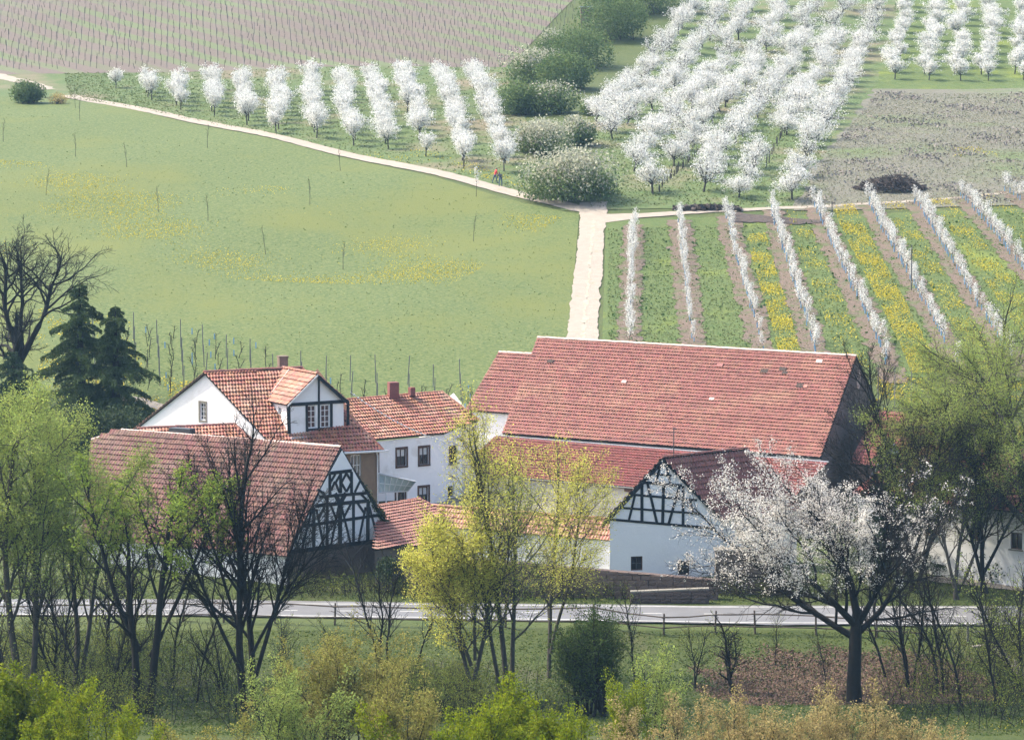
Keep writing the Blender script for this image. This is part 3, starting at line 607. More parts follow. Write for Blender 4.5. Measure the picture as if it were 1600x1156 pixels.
# lower left bay of the barn
Lb = thing('barn_annexe', 'lower tiled bay joined to the left end of the huge barn', 'barn', (-2, 268, 2))
us = (R1 - R0).normalized(); nb_ = us.cross(R1 - E1).normalized(); pb_ = E1 - nb_ * .45; s0 = onplane(780, 550, pb_, nb_); g0 = onplane(727, 641, pb_, nb_); s1 = s0 + us * 4; g1 = g0 + us * 6
tile_roof(Lb, us, g0, s0 - g0, [g0, g1, s1, s0], 'tile'); ridge_caps(Lb, s0, s1, 'mortar')
bk = Vector((2.2, 4.5, -3.6)); tile_roof(Lb, us, s0 + bk, -bk, [s0 + bk, s1 + bk, s1, s0], 'tile')
iw = (s0 - g0); iw.z = 0; iw.normalize(); gw, gx = g0 + iw * .3 + us * .12 + Vector((0, 0, -.1)), g1 + iw * .3 + Vector((0, 0, -.1))
wall(Lb, [V3(gw, 1.5), V3(gx, 1.5), gx, gw], 'white_wall'); sw = s0 + us * .12 + Vector((0, 0, -.14)); sb = s0 + bk + us * .12
wall(Lb, [V3(sb, 1.5), V3(gw, 1.5), gw, sw, sb], 'cream_wall')
# lean-to
Le = thing('lean_to', 'lean-to with deep red tiles and cream wall along the front of the huge barn', 'lean-to', (8, 252, 1.2))
l0, l1 = atz(712, 738, 3.5), atz(988, 762, 3.5); ul = (l1 - l0).normalized(); l1 = l0 + ul * 28.5
i2 = Vector((-ul.y, ul.x, 0)); tw = 5.4; t0, t1 = l0 + i2 * tw + Vector((0, 0, 2.2)), l1 + i2 * tw + Vector((0, 0, 2.2))
tile_roof(Le, ul, l0, t0 - l0, [l0, l1, t1, t0], 'tile_deep'); mb = MB(); mb.bar(t0 + Vector((0, 0, .02)), t1 + Vector((0, 0, .02)), .12, .06, Vector((0, 0, 1))); mb.build('flashing', 'metal', Le)
lw0, lw1 = l0 + i2 * .35 + ul * .1 + Vector((0, 0, -.04)), l1 + i2 * .35 - ul * .1 + Vector((0, 0, -.04))
wall(Le, [V3(lw0, .6), V3(lw1, .6), lw1, lw0], 'cream_wall')
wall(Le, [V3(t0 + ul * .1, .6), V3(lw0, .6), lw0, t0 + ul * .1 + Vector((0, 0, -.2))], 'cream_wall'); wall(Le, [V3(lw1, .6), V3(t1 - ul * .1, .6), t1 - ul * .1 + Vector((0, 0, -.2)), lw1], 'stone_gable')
mb = MB(); mb.tube([l0 + Vector((0, -.05, -.02)), l1 + Vector((0, -.05, -.02))], .07, 5); mb.build('gutter', 'metal_dark', Le)
mb = MB(); q = atz(975, 765, 3.3) + Vector((0, -.1, 0)); mb.bar(q + i2 * .3, q + i2 * .3 + ul * .8, .25, .3, -i2); mb.build('beam', 'timber_brown', Le)

# ================= roadside cottage (small timber gable)
C = thing('roadside_cottage', 'whitewashed cottage with grid-like black timber gable and two small windows above the roadside stone wall', 'house', (9.5, 229, .5))
zr, ze = 8.35, 4.1
ap = atz(1035, 715, zr); gl = atz(940, 818, ze); gr = ap * 2 - gl; gr.z = ze
gd = (gr - gl).normalized(); rd = (atz(1120, 706, zr) - ap); rd.normalize(); Lc = 7.6
# eaves: left (front E), right
mC = 'tile'
tile_roof(C, rd, gl, ap - gl, [gl, gl + rd * Lc, ap + rd * Lc, ap], mC); tile_roof(C, rd, gr, ap - gr, [gr, gr + rd * Lc, ap + rd * Lc, ap], mC); ridge_caps(C, ap + Vector((0,0,.05)), ap + rd * Lc + Vector((0,0,.05)), 'tile_dark')
io = rd * .3; dn = Vector((0, 0, -.15)); q0, q1 = lerp(gl, ap, .08) + io + dn, lerp(gr, ap, .08) + io + dn
n = gd.cross(Vector((0, 0, 1))); p0 = q0
hl = [(onplane(995, 880, p0, n), .8, .95), (onplane(1068.5, 887, p0, n), .8, .95)]
wall(C, [V3(q0, -.5), V3(q1, -.5), q1, ap + io + dn, q0], 'white_wall', hl)
for h_ in hl: window(C, h_[0], gd, n, .8, .95, frame='timber_brown', bar='metal_dark', cols=2, rows=2, sill=None)
r0_, r1_ = q0 + rd * (Lc - .6), q1 + rd * (Lc - .6)
wall(C, [V3(r0_, -.5), V3(q0, -.5), q0, r0_], 'white_wall'); wall(C, [V3(q1, -.5), V3(r1_, -.5), r1_, q1], 'white_wall'); wall(C, [V3(r1_, -.5), V3(r0_, -.5), r0_, ap + rd * (Lc - .3) + dn, r1_], 'white_wall')
zx = lambda x, y: (930 + x / 4.28, 690 + y / 4.28)
segs = [(85, 517, 800, 578, .16), (165, 440, 700, 480, .14), (235, 352, 680, 390, .15), (310, 270, 580, 292, .18), (360, 207, 510, 228, .13), (425, 155, 480, 162, .13),
  (312, 272, 312, 535, .2), (457, 285, 450, 548, .2), (587, 295, 587, 560, .18), (350, 280, 413, 545, .17), (565, 292, 490, 550, .17), (265, 358, 225, 525, .15), (435, 158, 405, 270, .16), (478, 162, 502, 280, .14), (635, 392, 655, 470, .13), (240, 352, 170, 440, .1)]
beams(C, [(*zx(a, b), *zx(c_, d), w_) for a, b, c_, d, w_ in segs], p0, n, .15, dp=.05)
verge_board(C, gl, ap, n, .34, 'timber', .06); verge_board(C, ap, gr, n, .22, 'timber', .06)
mb = MB(); t_ = ap + rd * 1.0; mb.tube([t_, t_ + Vector((0, 0, 1.95))], .035, 5); mb.tube([t_ + Vector((-.12, 0, 1.85)), t_ + Vector((.2, 0, 1.85))], .03, 4); mb.tube([t_ + Vector((.02, 0, 1.3)), t_ + Vector((2.5, 1.5, .1))], .012, 3); mb.tube([t_ + Vector((-.02, 0, 1.6)), atz(800, 705, 5.2)], .012, 3); mb.build('antenna', 'metal_dark', C)

# ================= right-hand house behind the blossoming tree
D = thing('right_house', 'white house with red roof half hidden behind twigs at the right edge', 'house', (29, 246, 1))
e0, e1 = atz(1330, 772, 5.2), atz(1700, 812, 5.2); ud_ = (e1 - e0).normalized(); e1 = e0 + ud_ * 17; iv = Vector((-ud_.y, ud_.x, 0))
r0, r1 = e0 + iv * 4.2 + Vector((0, 0, 3.4)) + ud_ * 2.2, e1 + iv * 4.2 + Vector((0, 0, 3.4)) - ud_ * 0
hD = House(D, e0, e1, r0, r1, e0 + iv * 8.4, e1 + iv * 8.4, 0, 'tile_deep', holes={'front': [(1455, 822, .9, 1.1), (1525, 832, .9, 1.1), (1588, 845, .9, 1.1)]}, caps='tile_dark')
for h_ in hD.pl['front'][3]: window(D, h_[0], hD.pl['front'][1], hD.pl['front'][2], .9, 1.1, sill='stone_cap')
D2 = thing('stone_annexe', 'dark stone annexe roof leaning against the right gable of the huge barn', 'outbuilding', (25, 256, 1.5))
a0 = atz(1368, 640, 8.4); a1_ = atz(1440, 668, 8.4); a1_ = a0 + (R1 - R0).normalized() * 6.5; sl0 = atz(1296, 700, 5.0); e_ = sl0
ur = (a1_ - a0).normalized(); fr_ = onplane(1296, 700, a0 + Vector((0,0,0)), Vector((.33, -.5, .8)).normalized())
ee0 = a0 + Vector((-2.4, -5.2, -3.4)); ee1 = ee0 + ur * 7
tile_roof(D2, ur, ee0, a0 - ee0, [ee0, ee1, a1_, a0], 'tile_deep'); bb = Vector((2, 4.2, -2.8)); tile_roof(D2, ur, a0 + bb, -bb, [a0 + bb, a1_ + bb, a1_, a0], 'tile_deep')
for P_ in ([ee0, ee1], ):
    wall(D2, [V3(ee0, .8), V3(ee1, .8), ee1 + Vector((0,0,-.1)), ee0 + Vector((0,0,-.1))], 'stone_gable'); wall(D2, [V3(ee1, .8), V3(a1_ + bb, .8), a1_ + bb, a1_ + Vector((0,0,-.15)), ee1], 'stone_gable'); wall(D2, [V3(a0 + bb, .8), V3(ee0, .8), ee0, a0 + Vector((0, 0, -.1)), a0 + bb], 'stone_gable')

# ================= stone retaining walls (stones are parts)
def stone_wall(t, a, b, z0, za, zb, th=.5, sh=.28, sw=.5, seed=1, m='stone', cap=None):
    rng = random.Random(seed); a, b = Vector(a), Vector(b); d = V3(b - a, 0); L = d.length; d.normalize(); n = d.cross(Vector((0, 0, 1))); protos = []
    for k in range(6):
        mb = MB(); mb.box((0, 0, 0), (.5, 0, 0), (0, .09, 0), (0, 0, .5)); mb.v = [(x + rng.uniform(-.05, .05), y + rng.uniform(-.03, .03), z + rng.uniform(-.06, .06)) for x, y, z in mb.v]; me = bpy.data.meshes.new('stone'); me.from_pydata(mb.v, [], mb.f); me.materials.append(M[m]); protos.append(me)
    core = MB(); q = [a - n * th, b - n * th, b - n * .03, a - n * .03]
    lo = [V3(p, z0) for p in q]; hi = [V3(q[0], za), V3(q[1], zb), V3(q[2], zb), V3(q[3], za)]
    core.poly(hi); [core.quad(lo[i], lo[(i+1) % 4], hi[(i+1) % 4], hi[i]) for i in range(4)]; core.build('wall_core', 'stone_gable', t)
    ang = math.atan2(d.y, d.x); z = z0; off = parent_base(t)
    while z < max(za, zb) - .05:
        x = -rng.uniform(0, sw)
        while x < L:
            w_ = sw * rng.uniform(.6, 1.4); x0, x1 = max(0, x), min(L, x + w_)
            if x1 - x0 > .08:
                top = za + (zb - za) * ((x0 + x1) / 2 / L); hh = min(sh, top - z)
                if hh > .06:
                    o = bpy.data.objects.new('stone', rng.choice(protos)); COL.objects.link(o); o.parent = t
                    o.location = V3(a + d * (x0 + x1) / 2 + n * rng.uniform(-.02, .03), z + hh / 2) - off; o.rotation_euler = (0, 0, ang); o.scale = (x1 - x0 - .03, 1, hh - .03)
            x += w_
        z += sh
    if cap:
        x = 0; k = 0
        while x < L:
            w_ = min(.9, L - x); mb = MB(); c0 = a + d * x; c1 = a + d * (x + w_ - .02); z_a = za + (zb - za) * x / L; z_b = za + (zb - za) * (x + w_) / L
            mb.box((V3(c0, z_a) + V3(c1, z_b)) / 2 - n * th / 2 + Vector((0, 0, .05)), (V3(c1, z_b) - V3(c0, z_a)) / 2, n * (th / 2 + .07), Vector((0, 0, .05))); mb.build('capstone', cap, t); x += w_
t = thing('retaining_wall', 'long rough brown stone wall at the foot of the white outbuilding and cottage', 'stone wall', (5, 226, 0))
wa, wb = G(640, 930), G(1122, 938); za, zb = atY(640, 865, wa.y).z, atY(1122, 906, wb.y).z
stone_wall(t, wa, wb, -.4, za, zb, .6, .33, .62, 3)
t = thing('low_wall', 'short dark stone wall with pale coping at the roadside, right of the long wall', 'stone wall', (10, 224, 0))
wa, wb = G(985, 944), G(1108, 944); stone_wall(t, wa, wb, -.4, atY(985, 926, wa.y).z, atY(1108, 921, wb.y).z, .4, .24, .5, 4, 'stone_gable', 'stone_cap')
t = thing('buttress_pier', 'grey rendered wall corner beside the cottage, behind the blossoming tree', 'wall', (14, 225, 0))
wa = G(1118, 930); mb = MB(); mb.box((wa.x + 2.2, wa.y + .6, 1.2), (2.2, 0, 0), (0, .5, 0), (0, 0, 1.7)); mb.build('wall', 'plaster_brown', t); mb = MB(); mb.box((wa.x + 2.2, wa.y + .6, 2.95), (2.3, 0, 0), (0, .6, 0), (0, 0, .06)); mb.build('coping', 'stone_cap', t)

# ================= trees
class TP_:
    def __init__(s, **k): s.__dict__.update(k)
def grow(rng, p, d, L, r, lvl, P, out, tips):
    n = P.seg[lvl]; pts = [p]; rad = [r]; dirs = [d]; wb = P.wob[lvl]; up = P.up[lvl]; r1 = r * P.taper[lvl]; st = L / n; g = rng.gauss
    x, y, z = p; dx, dy, dz = d
    for i in range(n):
        dx += g(0, wb); dy += g(0, wb); dz += g(0, wb) + up; q = 1 / math.sqrt(dx*dx + dy*dy + dz*dz + 1e-9); dx *= q; dy *= q; dz *= q
        x += dx * st; y += dy * st; z += dz * st; pts.append((x, y, z)); dirs.append((dx, dy, dz)); rad.append(r + (r1 - r) * (i + 1) / n)
    out.append((lvl, pts, rad))
    if lvl >= P.max: tips.append(pts); return
    k = P.kids[lvl]; az = rng.uniform(0, 6.28)
    for c in range(k):
        t = P.t0[lvl] + (1 - P.t0[lvl]) * (c + rng.random() * .9) / k; t = min(t, .995); f = t * n; i = min(int(f), n - 1); f -= i
        q0, q1 = pts[i], pts[i+1]; cp = tuple(q0[j] + (q1[j] - q0[j]) * f for j in range(3)); cd = Vector(dirs[min(i+1, n)])
        az += 2.4 + g(0, .4); ang = P.ang[lvl] + g(0, .14); a = cd.orthogonal().normalized(); b = cd.cross(a)
        nd_ = cd * math.cos(ang) + (a * math.cos(az) + b * math.sin(az)) * math.sin(ang)
        ln = L * P.rat[lvl] * (1 - P.fall[lvl] * (t - P.t0[lvl]) / (1.001 - P.t0[lvl])) * rng.uniform(.75, 1.2)
        grow(rng, cp, tuple(nd_), ln, max(.004, min(rad[i] * .75, rad[i] * P.rr[lvl])), lvl + 1, P, out, tips)
    if P.cont[lvl]: grow(rng, pts[-1], dirs[-1], L * P.cont[lvl], r1 * .9, lvl + 1, P, out, tips)
def tubes(branches, minr=.0):
    """list of (pts, rad, sides) -> arrays"""
    groups = {}
    for pts, rad, sd_ in branches: groups.setdefault((len(pts), sd_), []).append((pts, rad))
    V = []; Fq = []; base = 0
    for (n, k), g in groups.items():
        P = np.array([a for a, _ in g]); R = np.maximum(np.array([b for _, b in g]), minr); D = np.gradient(P, axis=1); D /= np.linalg.norm(D, axis=2)[..., None] + 1e-9
        ref = np.where(np.abs(D[..., 2:3]) < .9, np.array([0, 0, 1.]), np.array([1., 0, 0])); A = np.cross(D, ref); A /= np.linalg.norm(A, axis=2)[..., None] + 1e-9; B = np.cross(D, A)
        th = np.arange(k) * 2 * math.pi / k; ring = P[:, :, None] + R[:, :, None, None] * (A[:, :, None] * np.cos(th)[None, None, :, None] + B[:, :, None] * np.sin(th)[None, None, :, None])
        m = len(g); V.append(ring.reshape(-1, 3)); i = np.arange(m * n * k).reshape(m, n, k) + base; j = np.roll(i, -1, 2)
        Fq.append(np.stack([i[:, :-1], j[:, :-1], j[:, 1:], i[:, 1:]], -1).reshape(-1, 4)); base += m * n * k
    return np.concatenate(V), np.concatenate(Fq)
def tree_mesh(seed, stems, P, leaf=None, leafsize=.1, per=6, spread=.12, bark='bark', minr=.0, trunk_lv=1, where=None, droop=0, sides=(7, 5, 4, 3, 3), asp=.6, leafmats=None, twig=None):
    """returns (trunk mesh, crown mesh); coordinates relative to the base"""
    rng = random.Random(seed); nr = np.random.default_rng(seed); out, tips = [], []
    for (p, d, L, r) in stems:
        dv = Vector(d).normalized(); grow(rng, tuple(p), tuple(dv), L, r, 0, P, out, tips)
    tb = [(a, b, sides[l]) for l, a, b in out if l <= trunk_lv]; cb = [(a, b, sides[l]) for l, a, b in out if l > trunk_lv]
    V, Fq = tubes(tb, minr); tm = npmesh('trunk', V, [Fq], [bark]); tm.polygons.foreach_set('use_smooth', np.ones(len(Fq), bool))
    Vs, Fs, mi = [], [], []; b = 0
    if cb: V, Fq = tubes(cb, minr); Vs.append(V); Fs.append(Fq); mi.append(0); b = len(V)
    mats = [twig or bark]
    if leaf:
        T = [t for t in tips if where is None or where(t[-1], rng)]
        if T:
            T = np.array(T); n = T.shape[1]; idx = nr.integers(0, len(T), len(T) * per); tt = nr.uniform(.15, 1.05, len(idx)) * (n - 1); i0 = np.clip(tt.astype(int), 0, n - 2); f = (tt - i0)[:, None]
            C_ = T[idx, i0] * (1 - f) + T[idx, i0 + 1] * f + nr.normal(size=(len(idx), 3)) * spread
            V, Fq = quads(nr, C_, leafsize, asp); Vs.append(V); Fs.append(Fq + b); mi.append(1); mats.append(leaf)
    cm = npmesh('crown', np.concatenate(Vs), Fs, mats, mi)
    return tm, cm
def put_tree(name, label, meshes, loc, cat='tree', group=None, rz=0, sc=1, parts=('trunk', 'crown')):
    t = thing(name, label, cat, loc, group); t.rotation_euler = (0, 0, rz); t.scale = (sc, sc, sc) if not hasattr(sc, '__len__') else sc
    for nm, me in zip(parts, meshes): ob(nm, me, t)
    return t
def ordw(i):
    i += 1; tn = {2: 'twenty', 3: 'thirty', 4: 'forty', 5: 'fifty', 6: 'sixty'}; u = ['', 'first', 'second', 'third', 'fourth', 'fifth', 'sixth', 'seventh', 'eighth', 'ninth', 'tenth', 'eleventh', 'twelfth', 'thirteenth', 'fourteenth', 'fifteenth', 'sixteenth', 'seventeenth', 'eighteenth', 'nineteenth']
    if i < 20: return u[i]
    return tn[i // 10] + '-' + u[i % 10] if i % 10 else tn[i // 10][:-1] + 'ieth'

# ---- orchard blossom trees
rnd = random.Random(11)
PO = TP_(seg=[3, 4, 3], wob=[.05, .12, .16], up=[0, .10, .06], taper=[.7, .35, .3], max=2, kids=[9, 9, 0], t0=[.72, .18, 0], ang=[.62, .75, 0], rat=[1.7, .46, 0], fall=[.15, .4, 0], rr=[.5, .4, 0], cont=[1.3, 0, 0])
orch = [tree_mesh(100 + k, [((0, 0, -.1), (rnd.gauss(0, .06), rnd.gauss(0, .06), 1), 1.35, .11)], PO, 'blossom', .09, 22, .2, 'bark_far', .012, 0, sides=(5, 3, 3)) for k in range(5)]
POW = TP_(**{**PO.__dict__, 'ang': [.95, .8, 0], 'rat': [1.9, .5, 0], 'kids': [11, 9, 0]})
orchw = [tree_mesh(120 + k, [((0, 0, -.1), (rnd.gauss(0, .1), rnd.gauss(0, .1), 1), 1.3, .13)], POW, 'blossom', .085, [28, 24, 20, 9][k], .2, 'bark_far', .012, 0, sides=(5, 3, 3)) for k in range(4)]
LR = [((184, 138), (184, 138)), ((231, 158), (229, 145)), ((282, 173), (280, 143)), ((333, 182), (335, 141)), ((385, 197), (383, 139)), ((437, 209), (433, 137)), ((492, 217), (484, 136)), ((547, 229), (532, 134)), ((604, 234), (583, 131)),
      ((665, 245), (631, 129)), ((729, 262), (687, 128)), ((794, 268), (737, 128))]
SP = 4.3
def rowtrees(a, b, sp, lab, group, protos, jit=.3, skip=(), smin=.85, smax=1.12, zs=1.0):
    a, b = G(*a), G(*b); d = b - a; d.z = 0; L = d.length; n = max(1, int(L / sp) + 1) if L > 1 else 1
    for i in range(n):
        if i in skip: continue
        p = a + d * (i * sp / L if L > 1 else 0) + Vector((rnd.gauss(0, jit), rnd.gauss(0, jit), 0)); p.z = float(gz(p.x, p.y))
        s = rnd.uniform(smin, smax); put_tree('blossom_tree', lab(i), rnd.choice(protos), p, 'tree', group, rnd.uniform(0, 6.28), (s, s, s * zs * rnd.uniform(.9, 1.1)))
for k, (a, b) in enumerate(LR):
    side = f'left orchard row {k+1}'
    rowtrees(a, b, SP, lambda i: f'white tree, {ordw(i)} from the path, {ordw(k)} row from left in the left orchard', 'blossoming trees of the left orchard', orch, .25, skip=(1, 2) if k == 9 else (), smin=.66, smax=.84, zs=1.2)
RR = [((928, 190), (1088, 10), 0), ((955, 217), (1134, 10), 0), ((990, 269), (1178, 10), 0), ((1027, 303), (1228, 10), 0), ((1096, 300), (1277, 10), 0), ((1160, 310), (1322, 10), 0), ((1228, 312), (1372, 10), 0),
      ((1395, 124), (1421, 6), 1), ((1447, 127), (1468, 6), 1), ((1494, 127), (1510, 6), 1), ((1543, 127), (1552, 6), 1), ((1590, 127), (1599, 6), 1)]
for k, (a, b, bl) in enumerate(RR):
    side = f'{ordw(k)} row from the hedge' if k < 7 else f'{ordw(k - 7)} row from left above the fallow field'
    sk = {0: (), 3: (1, 2), 4: (), 5: (4, 5, 6, 7), 6: (3, 5, 8)}.get(k, ())
    sk = tuple(sk)
    rowtrees(a, b, 5.6 if not bl else 5.2, lambda i: f'white tree, {ordw(i)} up the right orchard, {side}', 'blossoming trees of the right orchard', orchw if not bl else orch, .35, sk, .72 if not bl else .75, 1.0 if not bl else .92)
# stumps and dark posts along the lower ends of the rows
pm = MB(); pm.tube([(0, 0, -.1), (.02, 0, .75)], [.07, .05], 5); me_p = None
o = pm.build('tmp', 'bark_far'); me_p = o.data; bpy.data.objects.remove(o)
for k, ((a, b), n_) in enumerate((((( 1022, 305), (1112, 226)), 30), (((1245, 290), (1326, 130)), 42), (((1195, 262), (1262, 150)), 30), (((1063, 250), (1090, 225)), 8))):
    A_, B_ = G(*a), G(*b)
    for i in range(n_):
        p = A_.lerp(B_, i / (n_ - 1)) + Vector((rnd.gauss(0, .12), 0, 0)); p.z = float(gz(p.x, p.y)); o = ob('orchard_stake', me_p, loc=p)
        tag(o, f'dark stake, {ordw(i)} up the right orchard, ' + ['line nearest the hedge', 'line bordering the fallow field', 'line left of the field border', 'line deep under the left trees'][k], 'stake', ['stakes nearest the hedge', 'stakes bordering the fallow field', 'stakes left of the field border', 'stakes under the left trees'][k]); o.scale = (1, 1, rnd.uniform(.8, 1.4))
# ---- young orchard
PYg = TP_(seg=[5, 3], wob=[.05, .15], up=[0, .1], taper=[.4, .3], max=1, kids=[12, 0], t0=[.35, 0], ang=[.7, 0], rat=[.28, 0], fall=[.4, 0], rr=[.5, 0], cont=[.12, 0])
yng = [tree_mesh(200 + k, [((0, 0, 0), (rnd.gauss(0, .05), rnd.gauss(0, .05), 1), [1.75, 1.6, 1.9, 1.3][k], .022)], PYg, 'blossom', .05, [20, 14, 22, 7][k], .11, 'bark_far', .008, 0, sides=(4, 3)) for k in range(4)]
sm = MB(); sm.tube([(0, 0, 0), (0, 0, .55)], .055, 6, False); o = sm.build('tmp', 'blue_sleeve'); me_s = o.data; bpy.data.objects.remove(o)
for k, (a, b) in enumerate(rowW):
    L = (b - a).length; n = int(L / 1.25)
    for i in range(n):
        if rnd.random() < .08 + .35 * (i / n) ** 2: continue
        p = b.lerp(a, i / n) + Vector((rnd.gauss(0, .08), rnd.gauss(0, .08), 0)); p.z = float(gz(p.x, p.y)) + .08; lo = i / n
        if p.x * F / p.y + 800 > 1640: continue
        me = rnd.choice(yng if (k > 0 and lo > .45) else yng[:3]); s = rnd.uniform(.8, 1.15) * (1 - .25 * lo if k in (1, 2) else 1)
        t = put_tree('young_tree', f'young white tree, {ordw(i)} from the top path, {ordw(k)} row from the farm track', me, p, 'young tree', 'young blossoming trees of the lower orchard', rnd.uniform(0, 6.28), s)
        if k > 0 or rnd.random() < .2: ob('tree_sleeve', me_s, t)
for px, py, h_ in ((1368, 330, 2.6), (1424, 455, 4.2), (1300, 340, 1.6)):
    p = G(px, py); mb = MB(); mb.tube([p, p + Vector((0, 0, h_))], .05, 5); o = mb.build('orchard_pole', 'metal_dark', base=p); tag(o, {1368: 'thin dark pole beside the top path in the young orchard', 1424: 'tall thin dark pole halfway down the young orchard', 1300: 'short dark pole in the young orchard by the path'}[px], 'pole')

# ---- hedge shrubs
def bush_mesh(seed, w_, d_, h_, N, leaf, size, nl=9, inner=.55, stems=10, leaf2=None, f2=.3, bark='bark_far'):
    r = np.random.default_rng(seed); cs = []; 
    for i in range(nl):
        a = r.uniform(0, 6.28); q = math.sqrt(r.uniform(0, 1)) * .62; cx, cy = math.cos(a) * q * w_/2, math.sin(a) * q * d_/2; hh = h_ * (1 - .45 * q) * r.uniform(.65, 1); rr_ = r.uniform(.24, .4) * min(w_, d_); cs.append((cx, cy, max(rr_ * .6, hh - rr_ * .8), rr_))
    cs = np.array(cs); k = r.integers(0, nl, N); dv = r.normal(size=(N, 3)); dv /= np.linalg.norm(dv, axis=1)[:, None]; rad = cs[k, 3] * (inner + (1 - inner) * r.uniform(0, 1, N) ** .6) * (1 + .12 * np.sin(dv[:, 0] * 7 + k) * np.sin(dv[:, 1] * 6 + 2 * k) + .08 * r.normal(size=N))
    C_ = cs[k, :3] + dv * rad[:, None] * np.array([1, 1, .9]); C_ = C_[C_[:, 2] > .05]; C_[:, 2] = np.minimum(C_[:, 2], h_ * 1.1)
    rng = random.Random(seed); br = []
    for i in range(stems):
        c = cs[i % nl]; pts = [(rng.gauss(0, .12 * w_), rng.gauss(0, .12 * d_), -.1)]
        for t in (.35, .7, 1): pts.append((pts[0][0] + (c[0] - pts[0][0]) * t + rng.gauss(0, .1), pts[0][1] + (c[1] - pts[0][1]) * t + rng.gauss(0, .1), c[2] * t))
        br.append((pts, [.06, .05, .035, .02], 4))
    V, Fq = tubes(br); tm = npmesh('stems', V, [Fq], [bark])
    mats = [leaf]; m2 = int(len(C_) * (1 - f2)) if leaf2 else len(C_)
    V1, F1 = quads(r, C_, size, .65); fa = [F1[:m2]]; mi = [0]
    if leaf2: 
        o_ = np.argsort(C_[:, 2] + r.normal(size=len(C_)) * h_ * .2); F1 = F1[o_]; fa = [F1[:m2], F1[m2:]]; mi = [0, 1]; mats.append(leaf2)
    return tm, npmesh('foliage', V1, fa, mats, mi)
def put_bush(name, label, px, py, w_, h_, N, leaf, size, seed, group=None, d_=None, **k):
    p = G(px, py); return put_tree(name, label, bush_mesh(seed, w_, d_ or w_, h_, N, leaf, size, **k), p, 'bush', group, parts=('stems', 'foliage'))
HG = 'shrubs of the hedge between the two orchards'
hs = [(885, 312, 9.5, 6.2, 12000, 'leaf_hedge', 'cream_blossom', 'largest round shrub, pale topped, at the fork of the tracks', .45), (925, 305, 4, 3.2, 3000, 'leaf_hedge', None, 'low green shrub at the right foot of the largest hedge shrub', 0), (845, 240, 6.5, 4.8, 6000, 'leaf_hedge', 'cream_blossom', 'cream flowering shrub just above the largest hedge shrub', .6), (897, 228, 4.5, 4, 3500, 'leaf_hedge', 'cream_blossom', 'small flowering shrub on the right side of the hedge', .4),
      (815, 180, 5.5, 4.6, 5000, 'leaf_hedge', None, 'round green shrub on the left of the hedge', 0), (860, 178, 7, 5, 6000, 'leaf_hedge', 'cream_blossom', 'brownish green shrub in the middle of the hedge', .15), (828, 130, 8, 5, 6000, 'leaf_hedge', 'cream_blossom', 'pale olive shrub near the vineyard corner', .3), (885, 140, 8, 5.5, 7000, 'leaf_hedge', None, 'dense green shrub in the upper hedge', 0), (905, 105, 9, 6.5, 7000, 'leaf_hedge', None, 'tall blue-green shrub below the hide', 0),
      (862, 88, 5, 4, 4000, 'leaf_hedge', 'cream_blossom', 'light green shrub beside the last vineyard posts', .2), (975, 62, 11, 7.5, 9000, 'leaf_hedge', None, 'broad dark shrub right of the hide', 0), (1010, 22, 12, 7, 8000, 'leaf_hedge', None, 'broad dark shrub touching the orchard corner at the top edge', 0), (955, 20, 9, 8, 7000, 'leaf_hedge', None, 'dark shrub behind the hide at the top edge', 0), (935, 180, 3.5, 2.5, 2000, 'leaf_hedge', None, 'small low shrub in the hollow right of the hedge', 0)]
for i, (px, py, w_, h_, N, l1, l2, lab, f2) in enumerate(hs): put_bush('hedge_shrub', lab, px, py, w_, h_, N, l1, .14, 300 + i, HG, leaf2=l2, f2=f2)
put_bush('round_bush', 'dark blue-green round bush beside the path at the left edge', 43, 162, 4.2, 3.4, 5000, 'leaf_hedge', .12, 330)
put_bush('low_bush', 'small leafless bush right of the round bush at the path bend', 90, 163, 2.6, 1.6, 900, 'leaf_tan', .08, 331, stems=20)

# ---- posts of the far vineyard
def in_v(px, py):
    bx = np.interp(px, [-60, 160, 560, 700, 770, 800, 880, 930], [112, 110, 104, 108, 112, 96, 50, 15]); return -25 < py < bx and px < 900
o0 = G(20, 30); pts = []
for r_ in range(-160, 110):
    for s_ in range(-70, 190):
        x = o0.x + vper.x * r_ * 2.0 + vdir.x * s_ * 1.6; y = o0.y + vper.y * r_ * 2.0 + vdir.y * s_ * 1.6
        if not (400 < y < 640 and abs(x) < 95): continue
        z = float(gz(x, y)); d_ = y * math.cos(PITCH) - (z - HC) * math.sin(PITCH); uu = (z - HC) * math.cos(PITCH) + y * math.sin(PITCH); px, py = CX + F * x / d_, CY - F * uu / d_
        if -20 < px < 905 and in_v(px, py): pts.append((py, px, x + rnd.gauss(0, .07), y + rnd.gauss(0, .07), z, s_ % 4 == 0))
posts = sorted([p for p in pts if p[5]], reverse=True); vines = [p for p in pts if not p[5]]
pm = MB(); pm.box((0, 0, .8), (.032, 0, 0), (0, .032, 0), (0, 0, .95)); o = pm.build('tmp', 'grey_post'); me_p = o.data; bpy.data.objects.remove(o)
for i, (py, px, x, y, z, _) in enumerate(posts[:250]):
    o = ob('vine_post', me_p, loc=(x, y, z)); o.scale = (1, 1, rnd.uniform(.8, 1.1)); o.rotation_euler = (rnd.gauss(0, .04), rnd.gauss(0, .04), 0); tag(o, 'thin grey trellis post in the lower rows of the far vineyard slope', 'post', 'trellis posts of the far vineyard')
